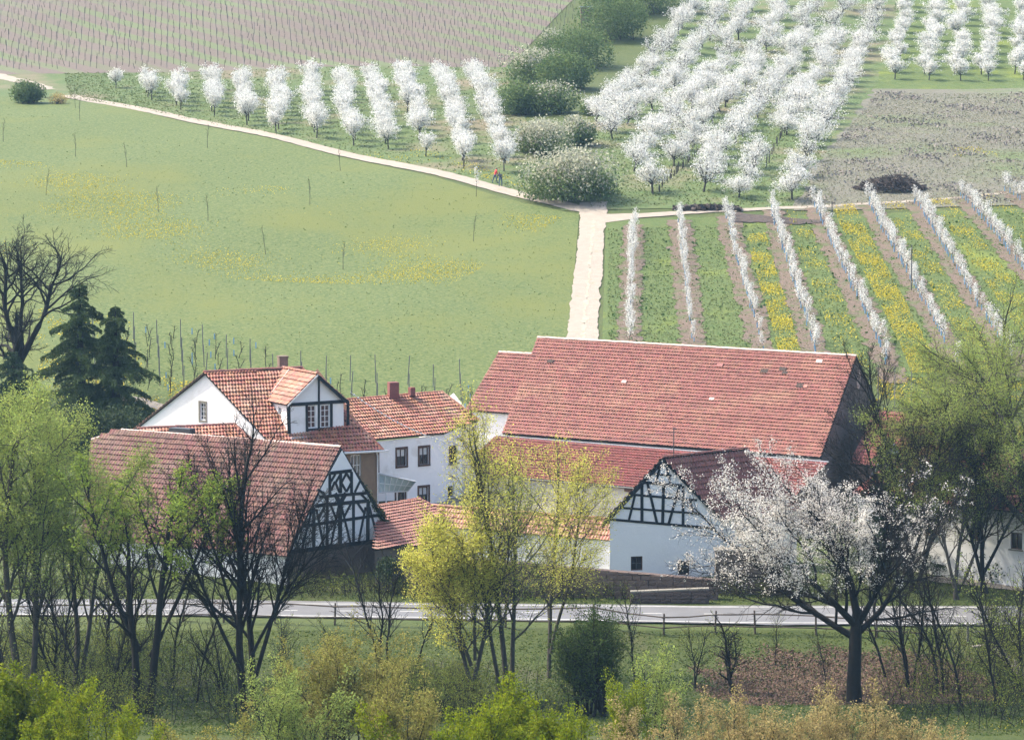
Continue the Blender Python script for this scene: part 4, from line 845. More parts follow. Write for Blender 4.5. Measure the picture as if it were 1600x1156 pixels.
def sticks(name, L, m, hh, r_, kind='stuff', lab=None, cat=None):
    P = np.array([(x, y, z) for _, _, x, y, z, _ in L]); n = len(P); rg = np.random.default_rng(4); H_ = hh * rg.uniform(.7, 1.2, n); lean = rg.normal(size=(n, 2)) * .12
    b = P; t = P + np.c_[lean, H_]; V = []; 
    for q in ((-r_, -r_), (r_, -r_), (0, r_)): V.append(b + np.array([q[0], q[1], 0]))
    for q in ((-r_, -r_), (r_, -r_), (0, r_)): V.append(t + np.array([q[0], q[1], 0]) * .7)
    V = np.stack(V, 1).reshape(-1, 3); base = np.arange(n)[:, None, None] * 6; f = (base + np.array([[0, 1, 4, 3], [1, 2, 5, 4], [2, 0, 3, 5]])[None]).reshape(-1, 4)
    o = ob(name, npmesh(name, V, [f], [m]), kind=kind); tag(o, lab, cat, kind=kind); return o
sticks('vine_stocks', vines, 'bark_far', .9, .035, lab='bare brown vine stocks in rows over the far slope', cat='vines')
sticks('trellis_posts', posts[250:], 'grey_post', 1.6, .03, lab='grey trellis posts in the upper rows of the far slope', cat='posts')

# ---- vineyard behind the houses
VN = []
mbp = MB(); mbp.box((0, 0, 1.05), (.035, 0, 0), (0, .035, 0), (0, 0, 1.15)); o = mbp.build('tmp', 'grey_post'); me_tp = o.data; bpy.data.objects.remove(o)
PV = TP_(seg=[4, 2], wob=[.12, .2], up=[0, .1], taper=[.7, .4], max=1, kids=[4, 0], t0=[.6, 0], ang=[1.1, 0], rat=[.4, 0], fall=[.2, 0], rr=[.6, 0], cont=[0, 0])
vmesh = [tree_mesh(400 + k, [((0, 0, 0), (rnd.gauss(0, .1), rnd.gauss(0, .1), 1), 1.1, .035)], PV, None, bark='bark_grey', trunk_lv=1, sides=(4, 3)) if 0 else None for k in range(1)]
def stock(seed):
    rg = random.Random(seed); out, tips = [], []; grow(rg, (0, 0, 0), (0, 0, 1), 1.15, .035, 0, PV, out, tips); V, f = tubes([(a, b, 4) for _, a, b in out]); return npmesh('vine', V, [f], ['bark'])
vst = [stock(500 + k) for k in range(4)]
xs_post = [(150, 602), (178, 600), (213, 598), (250, 603), (287, 610), (322, 618), (358, 625), (395, 632), (430, 640), (473, 646), (512, 648), (550, 652), (590, 655), (640, 658), (680, 662), (722, 660)]
for k, (px, py) in enumerate(xs_post):
    nr_ = 4 if k < 8 else 3
    for j in range(nr_):
        q = G(px - j * 1.5, py - 22 * j - (k > 8) * 12); t_ = ob('trellis_post', me_tp, loc=q); t_.scale = (1, 1, rnd.uniform(.85, 1.12)); t_.rotation_euler = (rnd.gauss(0, .03), rnd.gauss(0, .03), 0)
        tag(t_, f'grey trellis post, {ordw(j)} up, {ordw(k)} row from left behind the houses', 'post', 'trellis posts behind the houses')
    for j in range(11 if k < 8 else 6):
        q = G(px + 18 + rnd.uniform(-3, 3), py + 12 - 8.5 * j - (k > 8) * 8); t_ = ob('vine', rnd.choice(vst), loc=q); t_.rotation_euler = (0, 0, rnd.uniform(0, 6.28)); t_.scale = (1, 1, rnd.uniform(.8, 1.2))
        tag(t_, f'bare brown vine, {ordw(j)} up the slope beside the {ordw(k)} trellis row behind the houses', 'vine', 'vines behind the houses')
        if rnd.random() < .22:
            t_ = ob('plant_sleeve', me_s, loc=G(px + 9 + rnd.uniform(-6, 6), py + 8 - 9.5 * j - (k > 8) * 8)); tag(t_, 'small blue plant sleeve between the vines behind the houses', 'plant sleeve', 'blue plant sleeves behind the houses')
for k in range(7):
    for j in range(3):
        q = G(1372 + k * 26, 640 - 14 * j + k * 4); t_ = ob('trellis_post', me_tp, loc=q); tag(t_, f'grey trellis post, {ordw(j)} up the slope in the {ordw(k)} row right of the stone gable', 'post', 'trellis posts right of the barn')
# ---- flowers and grass
def scatter(name, polyW, N, m, size, seed, dens=None, kind='stuff', lift=.1, label='', cat='', up=.6, world=False):
    r = np.random.default_rng(seed); A = [np.array(tuple(G(*p))[:2]) for p in polyW] if not world else [np.array(p) for p in polyW]; s, t = r.uniform(0, 1, N)[:, None], r.uniform(0, 1, N)[:, None]
    P = (A[0] * (1 - s) + A[1] * s) * (1 - t) + (A[3] * (1 - s) + A[2] * s) * t
    if dens is not None: P = P[dens(P[:, 0], P[:, 1], r)]
    C_ = np.c_[P, gz(P[:, 0], P[:, 1]) + lift]; V, f = quads(r, C_, size, .7, up); o = ob(name, npmesh(name, V, [f], [m]), kind=kind); tag(o, label, cat, kind=kind); return o
def blotch(th, sc=.25, sd=0):
    def f(x, y, r):
        v = np.sin(x * sc + sd) * np.sin(y * sc * .7 + 1.3 * sd) + .6 * np.sin(x * sc * 2.3 + y * sc * 1.1 + sd) + .4 * np.sin(y * sc * 3.1 - x * sc * 1.7) + r.normal(size=len(x)) * .35; return v > th
    return f
for k, dn_, th in ((2, 6500, 0.1), (3, 3600, .4), (4, 9500, -.2), (5, 4800, .3), (6, 6000, .2), (7, 2000, .5)):
    a0_, b0_ = rowW[k]; a1_, b1_ = rowW[k + 1]
    L0, L1 = a0_.lerp(a1_, .30), a0_.lerp(a1_, .72); U0, U1 = b0_.lerp(b1_, .30), b0_.lerp(b1_, .72)
    if k == 2: U0, U1 = L0.lerp(U0, .85), L1.lerp(U1, .85)
    def dd(x, y, r, th=th, y0=L0.y, y1=U0.y): 
        fr = (y - y0) / (y1 - y0); return (np.sin(x * 1.3 + y * .5) * .5 + np.sin(y * .9 - x * .4) * .5 + r.normal(size=len(x)) * .5 - fr * .7 > th - .5)
    scatter('dandelions', [(L0.x, L0.y), (L1.x, L1.y), (U1.x, U1.y), (U0.x, U0.y)], int(dn_ * 1.25) , 'yellow_flower', .062, 40 + k, dd, lift=.16, label=f'yellow dandelions between the {ordw(k)} and {ordw(k+1)} rows of the young orchard', cat='dandelions', world=True)
scatter('dandelions', [(60, 560), (440, 620), (430, 668), (60, 640)], 6500, 'yellow_flower', .08, 51, blotch(.2, .8, 1), label='yellow dandelions among the vines behind the farmhouse', cat='dandelions')
scatter('dandelions', [(60, 480), (200, 500), (230, 600), (60, 580)], 2500, 'yellow_flower', .08, 57, blotch(.3, .8, 1), label='yellow dandelions between the conifers at the left', cat='dandelions')
scatter('dandelions', [(1370, 590), (1640, 600), (1640, 760), (1370, 720)], 9000, 'yellow_flower', .09, 52, blotch(.0, .7, 2), label='yellow dandelions in the vineyard right of the barn', cat='dandelions')
scatter('dandelions', [(0, 250), (880, 340), (700, 450), (0, 420)], 60000, 'yellow_flower', .055, 53, blotch(.72, .13, .5), lift=.1, label='sparse yellow dandelions drifting over the left meadow', cat='dandelions')
scatter('dandelions', [(1400, 1150), (1600, 1150), (1600, 1050), (1400, 1050)], 900, 'yellow_flower', .04, 54, blotch(.4, .9, 3), lift=.2, label='yellow dandelions on the lawn at the lower right', cat='dandelions')
scatter('dandelions', [(560, 245), (800, 290), (850, 300), (640, 225)], 1200, 'yellow_flower', .07, 55, blotch(.5, .4, 3), label='yellow dandelions along the left orchard edge', cat='dandelions')
scatter('grass_tufts', [(-40, 160), (900, 345), (890, 560), (-40, 640)], 12000, 'blade_far', .10, 60, None, lift=.03, label='grass tufts of the left meadow', cat='grass', up=.93)
scatter('grass_tufts', [(950, 360), (1680, 330), (1680, 640), (950, 570)], 26000, 'blade_far', .10, 61, None, lift=.08, label='grass tufts between the young orchard rows', cat='grass', up=.75)
scatter('weeds', [(950, 360), (1680, 330), (1680, 640), (950, 570)], 2500, 'dark_weed', .16, 62, blotch(.5, .6, 4), lift=.15, label='dark green weeds along the young orchard rows', cat='weeds', up=.2)
scatter('dry_grass', [(1370, 145), (1690, 145), (1690, 320), (1250, 325)], 36000, 'dry_grass', .11, 63, None, lift=.08, label='dry straw-coloured grass over the fallow field', cat='grass', up=.6)
scatter('grass_tufts', [(100, 115), (800, 108), (850, 310), (110, 155)], 16000, 'blade_far', .14, 64, None, lift=.06, label='grass tufts under the left orchard', cat='grass', up=.75)
scatter('grass_tufts', [(880, 200), (1300, 140), (1300, 325), (920, 325)], 16000, 'blade_far', .14, 65, None, lift=.06, label='grass tufts under the right orchard', cat='grass', up=.75)
scatter('grass_tufts', [(-30, 1150), (1630, 1150), (1630, 990), (-30, 985)], 70000, 'blade', .07, 66, None, lift=.05, label='short grass of the lawn below the road', cat='grass', up=.0)
scatter('grass_tufts', [(-30, 938), (1630, 948), (1630, 905), (-30, 905)], 16000, 'blade', .07, 67, None, lift=.05, label='short grass of the verge above the road', cat='grass', up=.0)
mat('leaf_fallen', (.16, .10, .068), (.11, .07, .048), scale=1, island=.3)
scatter('fallen_leaves', [(1060, 1105), (1560, 1100), (1560, 1004), (1080, 1000)], 60000, 'leaf_fallen', .07, 68, lambda x, y, r: (np.abs((x - 19.5) / 8.5) ** 3 + np.abs((y - 202) / 8.5) ** 3 + r.normal(size=len(x)) * .22 + .25 * np.sin(x * 1.7 + y) < .85), lift=.07, label='brown fallen leaves below the fence at the right', cat='fallen leaves', up=.85)
scatter('meadow_weeds', [(0, 200), (880, 345), (880, 540), (0, 600)], 350, 'dark_weed', .10, 69, blotch(.9, .5, 7), lift=.07, label='dark tufts dotted across the left meadow', cat='weeds', up=.3)
mat('dead_brush', (.19, .165, .155), (.24, .21, .18), scale=.6, island=.3)
scatter('dead_weeds', [(1370, 145), (1690, 145), (1690, 320), (1250, 325)], 16000, 'dead_brush', .13, 70, blotch(.55, .33, 5), lift=.25, label='grey dead weeds in clumps over the fallow field', cat='weeds', up=.0)
scatter('dandelions', [(1490, 232), (1560, 232), (1560, 252), (1490, 248)], 500, 'yellow_flower', .07, 71, blotch(.4, .5, 5), lift=.2, label='small yellow patch of dandelions in the fallow field', cat='dandelions')
# ---- brush pile, soil heap
p = G(1390, 296); r = np.random.default_rng(8); br = []
for i in range(900):
    a = r.uniform(0, 6.28); q = math.sqrt(r.uniform()); cx, cy = q * math.cos(a) * 3.7, q * math.sin(a) * 2.6; hz = (1.5 + .3 * cx / 3) * (1 - q * q) * r.uniform(.2, 1) + .05; d = r.normal(size=3); d[2] *= .3; d /= np.linalg.norm(d); l = r.uniform(.3, .8); c = np.array([cx, cy, hz]); br.append(([tuple(c - d*l), tuple(c + d*l)], [.05, .03], 3))
V, f = tubes(br); o = ob('brush_pile', npmesh('brush_pile', V, [f], ['brush']), loc=p); tag(o, 'dark heap of cut branches on the edge of the fallow field', 'brush pile', kind='stuff')
p = G(1105, 328); r = np.random.default_rng(9); br = []
V_, F_ = [], []
mb = MB()
for i in range(260):
    x = r.uniform(-3.4, 3.4); h_ = .35 * math.exp(-(x/2.6)**2); c = Vector((p.x + x, p.y + r.normal() * .35, float(gz(p.x, p.y)) + r.uniform(0, h_ + .12))); s_ = r.uniform(.08, .22); mb.box(c, (s_, r.normal() * .05, r.normal() * .05), (0, s_, r.normal() * .06), (0, 0, s_ * .8))
o = mb.build('soil_heap', 'dark_soil', base=p); tag(o, 'low heap of dark soil clods beside the narrow path', 'soil heap', kind='stuff')
# ---- saplings in the meadow
PS = TP_(seg=[5, 3], wob=[.04, .15], up=[0, .05], taper=[.4, .3], max=1, kids=[7, 0], t0=[.4, 0], ang=[.6, 0], rat=[.25, 0], fall=[.3, 0], rr=[.5, 0], cont=[.1, 0])
sap = [tree_mesh(600 + k, [((0, 0, 0), (rnd.gauss(0, .06), 0, 1), 2.4, .03)], PS, 'leaf_green', .04, 2, .05, 'bark_grey', .012, 0, sides=(4, 3)) for k in range(3)]
sapw = tree_mesh(605, [((0, 0, 0), (0, 0, 1), 2.8, .03)], PS, 'blossom', .07, 22, .09, 'bark_grey', .012, 0, sides=(4, 3))
for px, py, lab in ((125, 190, 'just below the path at the far left'), (5, 222, 'at the left edge of the meadow'), (118, 246, 'in the upper left meadow'), (198, 262, 'above the yellow patches at the left'), (72, 306, 'low at the left of the meadow'), (248, 332, 'in the middle left of the meadow'), (324, 232, 'just below the path under the fifth orchard row'), (325, 346, 'left of the meadow centre'), (415, 398, 'in the centre of the meadow'), (484, 320, 'leaning, right of the meadow centre'), (536, 422, 'in the lower centre of the meadow'), (532, 268, 'below the path under the eighth orchard row'), (740, 378, 'at the right of the meadow'), (118, 170, 'close to the path bend')):
    put_tree('sapling', 'thin bare sapling ' + lab, rnd.choice(sap), G(px, py), 'sapling', 'saplings planted in the meadow', rnd.uniform(0, 6))
put_tree('sapling', 'white flowering sapling on the path edge left of the two people', sapw, G(744, 308), 'sapling', 'saplings planted in the meadow')

# ---- hide / hut at the top
p = G(916, 42); t = thing('hunting_hide', 'small boxy hut with pinkish side wall among the shrubs at the top', 'hut', p)
mb = MB(); mb.box(p + Vector((0, 0, 1.6)), (.75, 0, 0), (0, .75, 0), (0, 0, 1.1)); mb.build('wall', 'plaster_brown', t); mb = MB(); mb.box(p + Vector((0, -.05, 2.8)), (.95, 0, .05), (0, .95, 0), (0, 0, .07)); mb.build('roof', 'metal', t)
mb = MB(); mb.box(p + Vector((-.77, 0, 1.5)), (.02, 0, 0), (0, .7, 0), (0, 0, .95)); mb.build('side_panel', 'chimney_brick', t); mb = MB(); mb.box(p + Vector((0, -.76, 1.9)), (.35, 0, 0), (0, .02, 0), (0, 0, .25)); mb.build('window', 'glass', t)
for i in (-1, 1):
    mb = MB(); mb.box(p + Vector((i * .65, -.6, .2)), (.06, 0, 0), (0, .06, 0), (0, 0, .5)); mb.build('leg', 'post_wood', t)

# ---- the festoon rope in the courtyard
mb = MB(); a = atY(547, 612, 247.5); b = atY(694, 690, 252); L = [lerp(a, b, i / 24) - Vector((0, 0, 1.1 * 4 * (i/24) * (1 - i/24) * .35)) for i in range(25)]; mb.tube(L, .02, 4)
for q in L[1:]: mb.box(q, (.05, 0, 0), (0, .05, 0), (0, 0, .05))
o = mb.build('festoon', 'frame_white', base=a); tag(o, 'white festoon line strung from the dormer across to the white house', 'festoon')

# ---- people
def person(name, label, loc, joints, radii, bones, groups, face=0):
    t = thing(name, label, 'person', loc); t.rotation_euler = (0, 0, face)
    me = bpy.data.meshes.new('body'); me.from_pydata(joints, bones, []); me.materials.append(M[groups])
    o = ob('body', me, t); md = o.modifiers.new('skin', 'SKIN'); 
    for i, r_ in enumerate(radii): me.skin_vertices[0].data[i].radius = (r_, r_) if me.skin_vertices else None
    return t, o
def make_person(label, loc, lean, top, bottom, face, arm, legs):
    """one continuous skinned body; shirt and trousers by face height"""
    j = {}; s, c = math.sin(lean), math.cos(lean)
    def up(d, side=0, fw=0): return (side, -.0 + s * d + c * fw * 1, .92 + c * d - s * fw)
    J = [(0, 0, .92), up(.22), up(.42), up(.52), up(.60, 0, .01), up(.68, 0, .03), up(.78, 0, .04),
         (.10, 0, .88), (legs[0][0], legs[0][1], .48), (legs[0][0] * 1.1, legs[0][1] * 1.8 - .02, .08), (legs[0][0] * 1.1, legs[0][1] * 1.8 + .16, .04),
         (-.10, 0, .88), (legs[1][0], legs[1][1], .48), (legs[1][0] * 1.1, legs[1][1] * 1.8 - .02, .08), (legs[1][0] * 1.1, legs[1][1] * 1.8 + .16, .04),
         up(.44, .19), up(.44 + arm[0], .26, arm[1]), up(.44 + arm[2], .2, arm[3]), up(.44, -.19), up(.44 + arm[0], -.26, arm[1]), up(.44 + arm[2], -.2, arm[3])]
    R = [.14, .125, .15, .07, .055, .09, .085, .09, .065, .045, .04, .09, .065, .045, .04, .065, .045, .035, .065, .045, .035]
    E_ = [(0,1),(1,2),(2,3),(3,4),(4,5),(5,6),(0,7),(7,8),(8,9),(9,10),(0,11),(11,12),(12,13),(13,14),(2,15),(15,16),(16,17),(2,18),(18,19),(19,20)]
    me = bpy.data.meshes.new('tmp'); me.from_pydata(J, E_, []); o = bpy.data.objects.new('tmp', me); COL.objects.link(o)
    o.modifiers.new('s', 'SKIN'); 
    bpy.context.view_layer.update()
    if not me.skin_vertices: 
        bpy.context.view_layer.objects.active = o; o.select_set(True)
        import bmesh
        bm = bmesh.new(); bm.from_mesh(me); bm.verts.layers.skin.verify(); bm.to_mesh(me); bm.free()
    for i, r_ in enumerate(R): me.skin_vertices[0].data[i].radius = (r_, r_ * .85)
    me.skin_vertices[0].data[0].use_root = True
    sb_ = o.modifiers.new('ss', 'SUBSURF'); sb_.levels = 2; sb_.render_levels = 2
    dg = bpy.context.evaluated_depsgraph_get(); dg.update(); m2 = bpy.data.meshes.new_from_object(o.evaluated_get(dg)); bpy.data.objects.remove(o)
    m2.name = 'body'; m2.materials.clear()
    for k in ('skin', top, bottom, 'hair', 'dark_cloth'): m2.materials.append(M[k])
    hd = Vector(J[5]); nk = Vector(J[4]); axis = Vector((0, s, c))
    for p in m2.polygons:
        q = p.center; d = (q - Vector(J[0])).dot(axis); 
        hand = min((q - Vector(J[17])).length, (q - Vector(J[20])).length) < .08
        if q.z < .1: k = 4
        elif d > .57: k = 3 if (d > .76 or (q - hd).dot(Vector((0, c, -s))) < -.01) else 0
        elif hand: k = 0
        elif q.z < .93 and d < .06: k = 2
        else: k = 1
        p.material_index = k; p.use_smooth = True
    t = thing('person', label, 'person', loc); t.rotation_euler = (0, 0, face); ob('body', m2, t); 
    fm = MB(); f_ = Vector((0, c, -s)); fm.box(hd + f_ * .095, (.012, 0, 0), tuple(axis * .02), tuple(f_ * .015)); fm.build('nose', 'skin', base=Vector((0,0,0))); nose = COL.objects[-1] if 0 else None
    for o_ in [x for x in COL.objects if x.name.startswith('nose') and x.parent is None]: o_.parent = t; o_.location = (0, 0, 0)
    return t
try:
    make_person('person in a red top and blue jeans walking beside the field path', G(773.5, 287), .28, 'red_cloth', 'jeans', math.radians(-65), (-.22, .06, -.4, .25), ((.12, .12), (-.12, -.14)))
    make_person('person in a dark jacket bending over beside the field path', G(782, 292), .75, 'dark_cloth', 'jeans', math.radians(15), (-.15, .12, -.30, .32), ((.15, .05), (-.15, -.04)))
except Exception as e_: print('PERSON', e_)

# ================= foreground trees
def std(max_=3, **k):
    d = dict(seg=[7, 6, 4, 3, 2], wob=[.05, .09, .13, .17, .2], up=[.01, .05, .04, .03, 0], taper=[.45, .25, .25, .3, .4], max=max_, kids=[11, 9, 6, 5, 0], t0=[.3, .2, .15, .1, 0], ang=[.6, .65, .65, .7, 0], rat=[.42, .42, .45, .5, 0], fall=[.35, .4, .4, .3, 0], rr=[.55, .5, .5, .6, 0], cont=[.25, .25, .2, 0, 0]); d.update(k); return TP_(**d)
# big bare tree, several stems
P = std(3, kids=[17, 10, 7, 0], up=[.012, .035, .03, .02, 0], ang=[.55, .55, .6, .7, 0], rat=[.4, .42, .48, .4, 0])
g = G(383, 1112)
m = tree_mesh(701, [((0, 0, -.2), (-.10, .05, 1), 13.8, .24), ((.5, .2, -.2), (-.01, .05, 1), 12.2, .21), ((-.15, -.2, 2.2), (-.42, 0, 1), 9.6, .12), ((.6, 0, 2.0), (.24, .1, 1), 9.4, .13), ((-.2, .2, 4.0), (-.22, .2, 1), 8.6, .11), ((.4, .2, 3.2), (.46, -.1, 1), 7.6, .10)], P, None, bark='bark', minr=.009)
put_tree('bare_tree', 'tall leafless multi-stemmed tree in front of the timber-gabled barn', m, g)
# forked tree with lime clumps
def clump(q, r): return (q[2] > 9.2 and r.random() < .5) or (q[0] > 1.4 and q[2] > 8.2)
P = std(3, kids=[8, 8, 6, 0], t0=[.45, .2, .15, 0, 0], up=[.02, .05, .04, .03, 0])
m = tree_mesh(702, [((-.2, 0, -.2), (-.10, .1, 1), 9, .26), ((.35, 0, -.2), (.12, 0, 1), 11.5, .26), ((-.1, 0, 3.5), (-.55, 0, 1), 8.5, .17), ((.5, 0, 3.2), (.5, .1, 1), 8.5, .14)], P, 'leaf_lime', .075, 9, .12, bark='bark', minr=.009, where=clump)
put_tree('forked_tree', 'dark forked tree with bright lime leaf clumps, left of the tall bare tree', m, G(222, 1115))
# blossoming plum-like tree
P = std(3, kids=[5, 12, 8, 0], seg=[6, 7, 5, 3, 2], t0=[.4, .2, .12, 0, 0], wob=[.05, .10, .13, .17, .2], up=[0, .03, .03, .03, 0], ang=[.6, .6, .6, .6, 0], rat=[.7, .42, .42, .4, 0], cont=[.4, .25, .2, 0, 0])
st = [((0, 0, -.2), (-.03, 0, 1), 5.0, .38)]
for a_, l_, x_ in ((-1.22, 10.6, .15), (-1.0, 11.6, .17), (-.76, 11.8, .17), (-.5, 11.2, .16), (-.27, 10.6, .17), (-.05, 10.2, .15), (.16, 10.0, .16), (.38, 9.8, .15), (.62, 9.6, .17), (.9, 9.4, .14), (1.15, 8.4, .12)):
    st.append(((0 + a_ * .15, 0, 4.6), (math.sin(a_), rnd.uniform(-.5, .5), math.cos(a_) * 1.0), l_ * .86, x_))
PB = std(2, kids=[16, 9, 0], seg=[8, 6, 4, 3, 2], t0=[.25, .15, .1, 0, 0], wob=[.08, .11, .15, .17, .2], up=[.03, .04, .03, .0, 0], ang=[.6, .6, .6, .6, 0], rat=[.4, .42, .42, .4, 0], cont=[.2, .25, .2, 0, 0], taper=[.3, .25, .25, .3, .3])
PT = std(3, kids=[16, 9, 6, 0], seg=[8, 6, 4, 3, 2], t0=[.25, .15, .1, 0, 0], wob=[.08, .11, .15, .17, .2], up=[.03, .04, .03, .0, 0], ang=[.6, .6, .6, .6, 0], rat=[.4, .42, .42, .4, 0], cont=[.2, .25, .2, 0, 0], taper=[.3, .25, .25, .3, .3])
def blw(q, r): return r.random() < min(1, max(0.0, (q[2] - 6.3) / 4.5) * (.9 if q[0] < .8 else .10) + (.25 if q[0] < -4 and q[2] > 7.5 else 0))
PT.kids[:3] = [18, 10, 6]; PT.rat[1] = .48; PT.rat[2] = .5
trunkonly = TP_(**{**PT.__dict__, 'max': 0})
PT = std(3, kids=[11, 12, 9, 0], seg=[7, 7, 5, 3, 2], t0=[.12, .15, .1, 0, 0], wob=[.10, .13, .16, .18, .2], up=[.03, .035, .03, .0, 0], ang=[.62, .62, .62, .6, 0], rat=[.78, .46, .45, .4, 0], fall=[.25, .35, .35, .3, 0], rr=[.5, .45, .5, .6, 0], cont=[.7, .25, .2, 0, 0], taper=[.4, .28, .25, .3, .3])
st = [(0, (math.sin(a_) * 1.0, d_, math.cos(a_)), l_, x_) for a_, d_, l_, x_ in ((-1.16, .15, 8.0, .2), (-.66, -.3, 7.2, .22), (-.12, .25, 6.2, .24), (.42, -.2, 5.6, .2), (1.0, .2, 6.0, .19))]
hz_ = (3.7, 4.4, 5.0, 4.5, 4.0)
m = tree_mesh(703, [((.05 * q, 0, hz_[q]), x[1], x[2], x[3]) for q, x in enumerate(st)], PT, 'blossom_near', .047, 11, .09, bark='bark', minr=.008, where=blw, trunk_lv=0, sides=(8, 5, 4, 3))
tt = put_tree('white_blossom_tree', 'broad dark-trunked tree with white blossom on its upper left crown, beside the fence', m, G(1335, 1098))
V, f = tubes([([(0, 0, -.3), (-.05, 0, 1.2), (0, 0, 2.6), (.02, 0, 3.8), (.08, 0, 5.2)], [.50, .41, .37, .36, .25], 10)]); ob('bole', npmesh('bole', V, [f], ['bark']), tt)
# willows in the centre
def ww(px, py, seed, stems, leaf, per, sz, lab, name='willow', **k):
    P = std(3, kids=[13, 8, 6, 0], up=[.012, .03, .02, .0, 0], ang=[.62, .65, .7, .7, 0], rat=[.42, .45, .48, .4, 0], **k)
    m = tree_mesh(seed, stems, P, leaf, sz * .85, per, .26, bark='bark_grey', minr=.008)
    return put_tree(name, lab, m, G(px, py))
ww(792, 1095, 710, [((0, 0, -.2), (.0, .05, 1), 14.2, .17), ((.3, .3, -.2), (.07, .0, 1), 11.6, .15), ((-.4, 0, -.2), (-.06, 0, 1), 11.4, .13)], 'leaf_willow', 8, .06, 'tall slim yellow-green willow in front of the huge barn')
ww(745, 1100, 711, [((0, 0, -.2), (-.22, .05, 1), 8.4, .14), ((-.3, 0, 2.2), (-.36, .0, 1), 6.4, .11), ((-.1, 0, 2.5), (-.05, 0, 1), 6.2, .10)], 'leaf_willow', 10, .065, 'shorter leaning willow with dense yellow foliage, left of the tall slim willow')
ww(858, 1060, 712, [((0, 0, -.2), (.02, .05, 1), 11.0, .14), ((.1, 0, 1.5), (.25, 0, 1), 9.0, .11)], 'leaf_willow', 10, .055, 'thin green willow right of the tall slim willow')
ww(728, 1100, 713, [((0, 0, -.2), (.30, .05, 1), 10, .14)], 'leaf_willow2', 7, .055, 'slender sparse tree leaning right among the central willows', name='leaning_tree')
# leafy trees at the left edge
ww(30, 1090, 720, [((0, 0, -.2), (-.05, .05, 1), 14.2, .24), ((.6, 0, -.2), (.13, .1, 1), 14.0, .2), ((-.5, 0, -.2), (-.2, .1, 1), 13.0, .2)], 'leaf_willow2', 24, .07, 'leafy pale green tree at the left edge', name='leafy_tree')
ww(118, 1075, 721, [((0, 0, -.2), (.02, .05, 1), 13.2, .17), ((.3, 0, 0), (.15, .1, 1), 11.0, .15)], 'leaf_willow2', 20, .065, 'leafy pale green tree between the left edge and the lime-clumped tree', name='leafy_tree')
ww(1492, 938, 733, [((0, 0, -.2), (.1, .05, 1), 9.0, .14), ((.2, 0, 0), (-.3, .1, 1), 8.0, .12), ((.2, 0, .5), (.45, .1, 1), 8.2, .12)], 'leaf_willow2', 5, .05, 'wispy pale olive tree before the white house at the right edge', name='leafy_tree')
# weeping grey-green tree at the right edge
P = std(3, kids=[17, 11, 9, 0], up=[.0, -.02, -.05, -.06, 0], ang=[.9, .7, .6, .6, 0], rat=[.62, .40, .45, .4, 0], t0=[.35, .15, .1, 0, 0], wob=[.05, .10, .12, .14, .1])
m = tree_mesh(730, [((0, 0, -.2), (-.12, .0, 1), 14.5, .4), ((-.3, 0, 4), (-.8, .1, .9), 9.5, .22), ((-.2, 0, 6), (-.55, -.2, 1), 9.5, .2)], P, 'leaf_willow2', .045, 15, .24, bark='bark_grey', minr=.009)
put_tree('weeping_tree', 'big arching tree with grey branches and fine green leaf at the right edge', m, G(1625, 930))
# bare trees behind the blossoming tree
P = std(3, kids=[15, 11, 9, 0], up=[.01, .03, .03, .02, 0], ang=[.65, .6, .6, .7, 0], rat=[.45, .48, .5, .4, 0])
m = tree_mesh(731, [((0, 0, -.2), (-.05, .05, 1), 12.8, .2), ((.3, 0, .2), (.35, .1, 1), 10.5, .17), ((-.2, 0, 1), (-.35, .1, 1), 9, .13), ((-.2, 0, 1), (.1, -.2, 1), 10.5, .13)], P, None, bark='bark', minr=.009)
put_tree('bare_tree', 'dense leafless brown tree behind the blossoming tree near the stone gable', m, G(1425, 925))
m = tree_mesh(732, [((0, 0, -.2), (.05, .05, 1), 9.5, .17), ((.3, 0, .2), (-.35, .1, 1), 8.5, .14), ((-.2, 0, 1), (.5, .1, 1), 8.5, .12)], P, None, bark='bark', minr=.009)
put_tree('bare_tree', 'leafless brown tree in front of the white house at the right edge', m, G(1535, 932))
# bare oak at the left
P = std(3, kids=[10, 8, 6, 0], wob=[.1, .2, .24, .22, .2], up=[.0, .03, .03, .02, 0], ang=[.8, .75, .75, .8, 0], rat=[.75, .5, .5, .4, 0], t0=[.45, .25, .2, 0, 0], taper=[.5, .3, .3, .3, .3])
m = tree_mesh(740, [((0, 0, -.2), (-.05, .05, 1), 6.2, .42), ((0, 0, 3.2), (.75, .1, 1), 7.8, .27), ((0, 0, 3.6), (-.45, .1, 1), 7.5, .25), ((0, 0, 4), (.15, -.1, 1), 7.2, .2)], P, None, bark='bark', minr=.012)
gO = G(32, 628); put_tree('oak', 'gnarled leafless oak behind the conifers at the left edge', m, gO)
